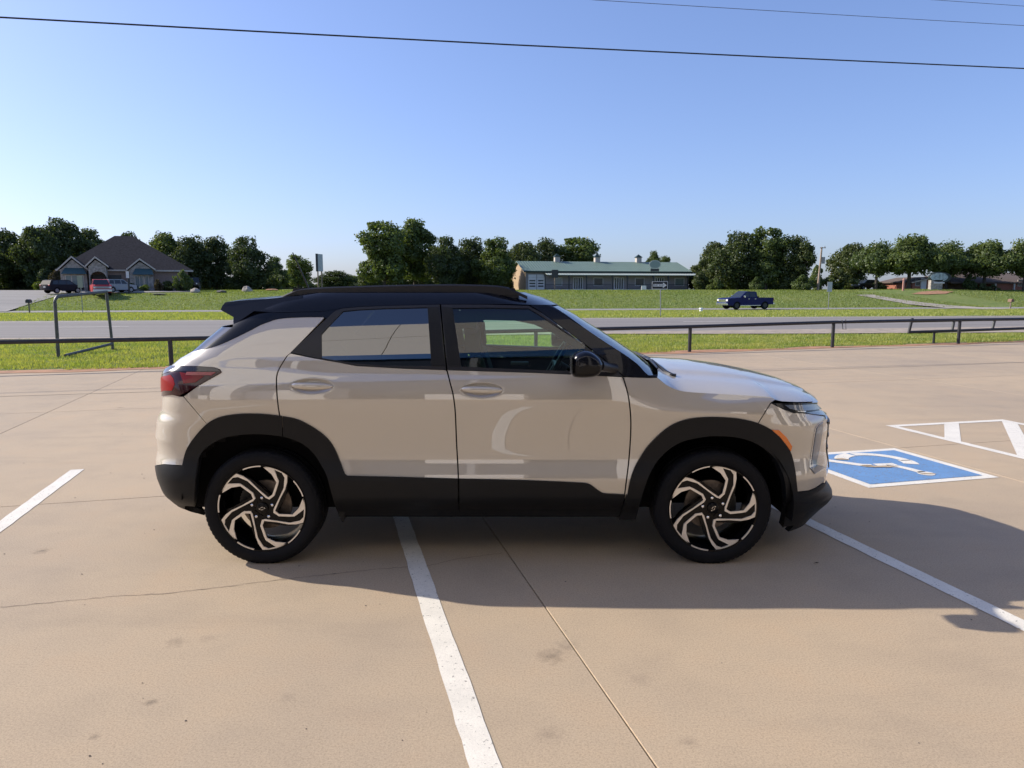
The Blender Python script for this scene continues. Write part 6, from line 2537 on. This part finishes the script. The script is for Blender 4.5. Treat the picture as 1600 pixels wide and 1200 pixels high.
vehicle("pickup_truck", truck_body, truck_cab, (-1.85, 1.78), .98, [[(1.02, 1.32), (.50, 1.82), (.22, 1.84), (.20, 1.32)], [(.12, 1.32), (.14, 1.84), (-.58, 1.82), (-.66, 1.32)]],
        ((1.32, 1.28), (.55, 1.88)), ((-.78, 1.84), (-.86, 1.32)), RED_PAINT, "faded red pickup truck parked nose out in front of the stone arch", "pickup truck", 165, 88, math.radians(-57),
        [("grille", (2.93, 0, .95), (.08, 1.45, .24), GREY_METAL), ("bumper", (2.98, 0, .60), (.2, 1.92, .26), WHITE), ("headlight", (2.92, .78, .95), (.10, .30, .22), WHITE), ("headlight", (2.92, -.78, .95), (.10, .30, .22), WHITE),
         ("bumper", (-3.02, 0, .60), (.16, 1.9, .20), CHROME), ("hood_panel", (2.0, 0, 1.26), (1.3, 1.5, .05), RED_PAINT), ("bed_liner", (-1.9, 0, 1.21), (2.05, 1.7, .08), DARK)], wr=.40)
suv_body = [(-2.30, .45), (-1.82, .40)] + archy(-1.38, .42) + [(-.90, .34), (.90, .34)] + archy(1.38, .42) + [(1.85, .40), (2.28, .42), (2.32, .70), (2.15, .96), (1.15, 1.08), (-2.25, 1.10), (-2.32, .9)]
suv_cab = [(1.25, 1.05), (.45, 1.62), (.15, 1.68), (-1.70, 1.66), (-1.95, 1.58), (-2.26, 1.08)]
sg_ = [[(.95, 1.10), (.42, 1.55), (.02, 1.60), (.0, 1.10)], [(-.08, 1.10), (-.06, 1.60), (-.95, 1.60), (-1.0, 1.10)], [(-1.08, 1.10), (-1.05, 1.59), (-1.65, 1.56), (-1.85, 1.12)]]
vehicle("parked_car", suv_body, suv_cab, (-1.38, 1.38), .92, sg_, ((1.25, 1.08), (.45, 1.62)), ((-1.95, 1.56), (-2.22, 1.12)), GREY_PAINT, "dark grey crossover parked left of the red pickup before the left gable", "car", 106, 91, math.radians(68),
        [("tail_lamp", (-2.28, .78, 1.0), (.08, .26, .16), TAIL), ("tail_lamp", (-2.28, -.78, 1.0), (.08, .26, .16), TAIL), ("licence_plate", (-2.32, 0, .78), (.03, .35, .14), WHITE), ("headlight", (2.24, .7, .82), (.1, .35, .14), WHITE), ("headlight", (2.24, -.7, .82), (.1, .35, .14), WHITE)])
vehicle("parked_car", suv_body, suv_cab, (-1.38, 1.38), .92, sg_, ((1.25, 1.08), (.45, 1.62)), ((-1.95, 1.56), (-2.22, 1.12)), PALE_PAINT, "pale silver car parked right of the red pickup behind the lawn", "car", 190, 93.5, math.radians(70),
        [("tail_lamp", (-2.28, .78, 1.0), (.08, .26, .16), TAIL), ("tail_lamp", (-2.28, -.78, 1.0), (.08, .26, .16), TAIL), ("headlight", (2.24, .7, .82), (.1, .35, .14), WHITE), ("headlight", (2.24, -.7, .82), (.1, .35, .14), WHITE)])
jeep_body = [(-1.9, .55), (-1.5, .5)] + archy(-1.1, .44) + [(-.62, .42), (.72, .42)] + archy(1.2, .44) + [(1.7, .5), (1.95, .52), (1.95, 1.05), (.75, 1.12), (-1.9, 1.12)]
jeep_cab = [(.72, 1.10), (.50, 1.78), (-1.75, 1.80), (-1.88, 1.10)]
vehicle("parked_jeep", jeep_body, jeep_cab, (-1.1, 1.2), .85, [[(.60, 1.16), (.42, 1.70), (-.35, 1.70), (-.35, 1.16)], [(-.45, 1.16), (-.45, 1.70), (-1.65, 1.70), (-1.72, 1.16)]],
        ((.72, 1.14), (.50, 1.76)), ((-1.75, 1.74), (-1.86, 1.18)), mat("black_car_paint", (0.012, 0.012, 0.013), 0.4, coat=.6), "boxy black off-road car parked in the shade at the right corner of the house", "car", 309, 104, math.radians(-70),
        [("headlight", (1.96, .5, .92), (.05, .18, .18), WHITE), ("headlight", (1.96, -.5, .92), (.05, .18, .18), WHITE), ("bumper", (2.02, 0, .6), (.14, 1.5, .16), DARK)], wr=.4)
vehicle("parked_car", suv_body, suv_cab, (-1.38, 1.38), .92, sg_, ((1.25, 1.08), (.45, 1.62)), ((-1.95, 1.56), (-2.22, 1.12)), mat("black_car_paint", (0.012, 0.012, 0.013), 0.4), "dark car in the shade at the upper end of the pale footpath", "car", 1346, 124, math.radians(200),
        [("headlight", (2.24, .7, .82), (.1, .35, .14), WHITE), ("headlight", (2.24, -.7, .82), (.1, .35, .14), WHITE)])

# ---------------------------------------------------------------- signs, poles, rocks
# one-way sign
p = stand(1030.5, 43)
ow = empty("one_way_sign", p, 0, "black and white one way arrow sign on a thin post beside the highway", "sign")
zt = at_depth(1027, 452, 43).z - p.z
zb = at_depth(1027, 439.5, 43).z - p.z
k = px_m(43)
m_ = MB()
m_.tube([(0, 0, -.1), (-.05, 0, (zt + zb) / 2)], .03, 8)
m_.build("post", GREY_METAL, ow)
W2, H2, zc = 12.3 / k, (zb - zt) / 2 * .98, (zt + zb) / 2
xc = -2.5 / k
m_ = MB()
m_.box((xc, -.045, zc), (2 * W2, .012, 2 * H2))
pl = m_.build("sign_plate", WHITE, ow)
m_ = MB()
m_.box((xc, -.053, zc), (2 * W2 - .05, .004, 2 * H2 - .05))
m_.build("black_field", mat("sign_black", (0.012, 0.012, 0.013), 0.5), pl)
m_ = MB()
L = W2 - .07
h = H2 * .52
m_.prism([(xc - L, zc - h * .62), (xc + L * .45, zc - h * .62), (xc + L * .45, zc - h * 1.35), (xc + L, zc), (xc + L * .45, zc + h * 1.35), (xc + L * .45, zc + h * .62), (xc - L, zc + h * .62)], -.060, -.056)
m_.build("arrow", WHITE, pl)
fcu = bpy.data.curves.new("one_way_text", 'FONT')
fcu.body = "ONE WAY"
fcu.size = .155
fcu.align_x = 'CENTER'
fcu.align_y = 'CENTER'
fcu.extrude = .001
tob = bpy.data.objects.new("one_way_text", fcu)
me = bpy.data.meshes.new_from_object(tob)
me.materials.append(MATS["sign_black"])
to = link(bpy.data.objects.new("lettering", me), pl)
to.location = (xc - L * .22, -.063, zc)
to.rotation_euler = (math.radians(90), 0, 0)
bpy.data.objects.remove(tob)


def post_sign(name, u, vb_top, vb_bot, half_u, v_base, Y, mp, mf, label, cat, thick=.03, pr=.03, off=0):
    p = stand(u, Y)
    r = empty(name, p, 0, label, cat)
    k = px_m(Y)
    z1, z0 = at_depth(u, vb_top, Y).z - p.z, at_depth(u, vb_bot, Y).z - p.z
    m_ = MB()
    m_.tube([(0, 0, -.2), (0, 0, z1 - .1)], pr, 8)
    m_.build("post", mp, r)
    m_ = MB()
    m_.box((off / k, -pr - thick, (z0 + z1) / 2), (2 * half_u / k, thick, z1 - z0), bev=.01)
    m_.build("sign_panel", mf, r)
    return r


post_sign("road_sign", 1290, 440.5, 456, 3.8, 482, 80.5, GREY_METAL, mat("sign_back", (0.48, 0.48, 0.48), 0.5, metal=.3), "grey back of a tall road sign right of the blue pickup", "sign", pr=.04)
post_sign("road_sign", 134.5, 431, 449.5, 4, 490, 68, GREY_METAL, mat("faded_sign_back", (0.30, 0.30, 0.24), 0.6), "faded greenish back of a thin sign left of the red pickup", "sign", pr=.035)
post_sign("post_sign", 208.7, 424, 434.5, 2.3, 458, 92, SIGN_DARK, WHITE, "small white sign on a dark post in front of the house", "sign", pr=.12)
post_sign("shop_sign", 866, 421.5, 434, 5.2, 452, 121, WOOD, SIGN_DARK, "small dark square board on a post before the garage doors of the green roofed shop", "sign", pr=.10)
m_ = MB()
p = stand(1003.5, 120)
m_.prism([(-.42, 0), (.42, 0), (.36, .72), (-.36, .72)], -.1, .1)
o = m_.build("sandwich_board", WHITE)
o.location = p
tag(o, "small white board standing on the grass before the green roofed shop", "sign")
# tall pylon sign far away
p = stand(504, 165)
py = empty("pylon_sign", p, math.radians(78), "tall narrow pylon sign seen edge on, far behind the SUV's roof", "sign")
k = px_m(165)
zt, zm = at_depth(504, 397, 165).z - p.z, at_depth(504, 424, 165).z - p.z
for s in (-.9, .9):
    m_ = MB()
    m_.tube([(s, 0, -.5), (s, 0, zm + .2)], .16, 8)
    m_.build("leg", WOOD, py)
m_ = MB()
m_.box((0, 0, (zt + zm) / 2), (2.4, .5, zt - zm))
m_.build("sign_box", mat("pylon_face", (0.42, 0.44, 0.46), .6), py)
m_ = MB()
m_.box((-1.22, 0, (zt + zm) / 2), (.06, .54, zt - zm + .1))
m_.build("edge_frame", SIGN_DARK, py)


def mailbox(u, vt, Y, mb, mp, label):
    p = stand(u, Y)
    r = empty("mailbox", p, math.radians(8), label, "mailbox")
    z = at_depth(u, vt, Y).z - p.z
    m_ = MB()
    m_.box((0, 0, (z - .2) / 2 - .1), (.10, .10, z - .1))
    m_.build("post", mp, r)
    m_ = MB()
    pr = [(-.17, z - .34), (.17, z - .34)] + [(.17 * math.cos(t), z - .17 + .17 * math.sin(t)) for t in np.linspace(0, math.pi, 9)]
    m_.prism(pr, -.26, .26)
    m_.build("box", mb, r, smooth=40)
    m_ = MB()
    m_.box((.19, -.1, z - .1), (.02, .05, .16))
    m_.build("flag", TAIL, r)
    return r


mailbox(52, 467.5, 67, SIGN_DARK, WOOD, "black mailbox on a post at the lower edge of the left driveway")
o_ = mailbox(1572, 467, 82, mat("rusty_mailbox", (0.20, 0.12, 0.08), 0.8), WOOD, "rusty mailbox on pale posts in the grass at far right")
# rocks along the lawn's crest
ROCK = mat("lawn_rock", (0.36, 0.31, 0.26), 0.9, var=0.4, vscale=2.5)
for (u, v, s, flat, mm, lb) in ((305, 455, 1.05, .6, ROCK, "pale boulder nearest the house on the crest of the lawn"), (346, 455.5, 1.0, .35, mat("dark_rock", (0.10, 0.09, 0.08), .9), "dark flat rock on the crest of the lawn"),
                                (386, 453.5, 1.1, .75, ROCK, "tan pointed boulder on the crest of the lawn"), (425, 452.5, 1.4, .18, SOIL, "low reddish slab of rock at the right end of the lawn crest"),
                                (249, 459, 1.3, .10, mat("dark_rock", (0.10, 0.09, 0.08), .9), "flat dark stone lying in the lawn before the house")):
    x, y = ground_at(u, v + 2.0)
    rg = random.Random(int(u))
    bm = bmesh.new()
    bmesh.ops.create_icosphere(bm, subdivisions=2, radius=.5)
    for q in bm.verts:
        f = 1 + rg.uniform(-.16, .16)
        q.co = Vector((q.co.x * s * 1.3 * f, q.co.y * s * f, max(-.1, q.co.z * s * 1.4 * flat * f + .1)))
    me = bpy.data.meshes.new("boulder")
    bm.to_mesh(me)
    bm.free()
    me.materials.append(mm)
    o = link(bpy.data.objects.new("boulder", me))
    o.location = (x, y, tz(x, y) + .02)
    tag(o, lb, "rock", "rocks on the lawn")
# small post by the footpath
m_ = MB()
m_.tube([(0, 0, -.1), (0, 0, 1.5)], [.16, .14], 8)
m_.tube([(0, 0, 1.5), (0, 0, 1.7)], [.2, .1], 8)
o = m_.build("marker_post", mat("red_white_post", (0.45, 0.22, 0.17), 0.7), smooth=40)
o.location = stand(1404, 104)
tag(o, "short reddish post in the grass above the footpath", "post")

# utility poles
for (u, vt, Y, r, lb, full) in ((1272, 386, 112, .15, "wooden utility pole with a transformer can", True), (1290.5, 410, 150, .14, "thin far utility pole right of the one with the transformer", False)):
    p = stand(u, Y)
    z = at_depth(u, vt, Y).z - p.z
    pr = empty("utility_pole", p, 0, lb, "pole", "utility poles")
    m_ = MB()
    m_.tube([(0, 0, -.5), (.28, 0, z)], [r * 1.25, r * .8], 10)
    m_.build("pole", mat("pole_wood", (0.33, 0.25, 0.19), .9, var=.2, vscale=2), pr, smooth=50)
    m_ = MB()
    m_.box((.45, 0, z - .12), (.9 if full else 1.2, .1, .1))
    m_.tube([(.75, 0, z - .1), (.75, 0, z + .15)], .05, 6)
    m_.build("crossarm", WOOD, pr)
    if full:
        m_ = MB()
        m_.tube([(.62, 0, z - 2.5), (.62, 0, z - 1.5)], .24, 12)
        m_.build("transformer", GREY_METAL, pr, smooth=40)

# overhead wires
CABLE = mat("cable_black", (0.012, 0.012, 0.014), .6)


def wire(pts, Y0, r, label, m=None):
    "wire over the lot's far side, running level with the lot's cross joints"
    P = []
    for u, v in pts:
        q = ray(u, v)
        # plane Y = Y0 + 0.259 X
        k = Y0 / (q[1] - .259 * q[0])
        P.append(Vector((0, 0, CAM_H)) + Vector(q) * k)
    a, b = P[0] - (P[1] - P[0]).normalized() * 14, P[-1] + (P[-1] - P[-2]).normalized() * 20
    m_ = MB()
    m_.tube([a + Vector((0, 0, .5))] + P + [b + Vector((0, 0, .4))], r, 6)
    tag(m_.build("power_wire", m or CABLE, smooth=60), label, "wire", "overhead wires")


wire([(0, 27), (400, 49), (800, 70), (1200, 89), (1600, 107)], 20.05, .019, "thick black overhead wire crossing the whole sky from upper left to right")
wire([(930, 0), (1100, 10.5), (1350, 25.5), (1600, 40)], 30, .011, "thin wire in the sky above the thick one at upper right", mat("cable_grey", (0.10, 0.10, 0.11), .6))
wire([(1455, -0.5), (1600, 9.5), (1750, 19)], 32, .010, "short piece of thin wire at the top right corner", mat("cable_grey", (0.10, 0.10, 0.11), .6))

# ---------------------------------------------------------------- dealership behind the camera (mirrored in the car's glass and paint)
DL_P = lot(-1.6, 0)
dl = empty("dealership", DL_P, -LOT_AZ, "pale panelled showroom with a blue band, behind the photographer, seen mirrored in the car windows", "building")
BEIGE_PANEL = mat("beige_wall_panel", (0.80, 0.76, 0.69), 0.6)
BLUE_BAND = mat("blue_wall_band", (0.02, 0.12, 0.36), 0.4)
m_ = MB()
m_.box((2, -5.2, 4.1), (56, 10, 8.2))
m_.build("wall", mat("showroom_inside", (0.03, 0.032, 0.036), 0.6), dl)
for j, (z0, z1) in enumerate(((5.42, 6.95), (6.97, 8.6))):
    for i in range(14):
        m_ = MB()
        m_.box((-24.6 + 4 * i, -.06, (z0 + z1) / 2), (3.98, .12, z1 - z0))
        m_.build("wall_panel", BEIGE_PANEL, dl)
m_ = MB()
m_.box((2, -.03, 5.12), (56, .16, .56))
m_.build("blue_band", BLUE_BAND, dl)
for i in range(19):
    m_ = MB()
    m_.box((-25 + 3 * i, -.08, 2.41), (.12, .2, 4.82))
    m_.build("mullion", GREY_METAL, dl)
for i in range(9):  # pale columns added to give the car paint crisper reflections
    m_ = MB()
    m_.box((-22.6 + 6 * i, .35, 2.4), (.62, .62, 4.8))
    m_.build("added_column", BEIGE_PANEL, dl)
for (xa_, xb_, h_) in ((-7.2, -5.6, 1.1), (-4.2, -2.9, 2.4), (-1.6, -.2, 1.0), (1.1, 3.2, .9), (5.0, 6.0, 2.4), (8.2, 10.5, 1.1)):  # unseen pale wall sections, added to vary the reflections in the doors
    m_ = MB()
    m_.box(((xa_ + xb_) / 2, .05, h_ / 2 + .14), (xb_ - xa_, .3, h_))
    m_.build("added_low_wall", BEIGE_PANEL, dl)
m_ = MB()
m_.box((2, .2, .07), (56, 1.3, .14))
m_.build("walkway", CONCRETE, dl)
m_ = MB()
m_.box((2, -.16, 2.41), (56, .02, 4.82))
m_.build("showroom_glass", PANE, dl)
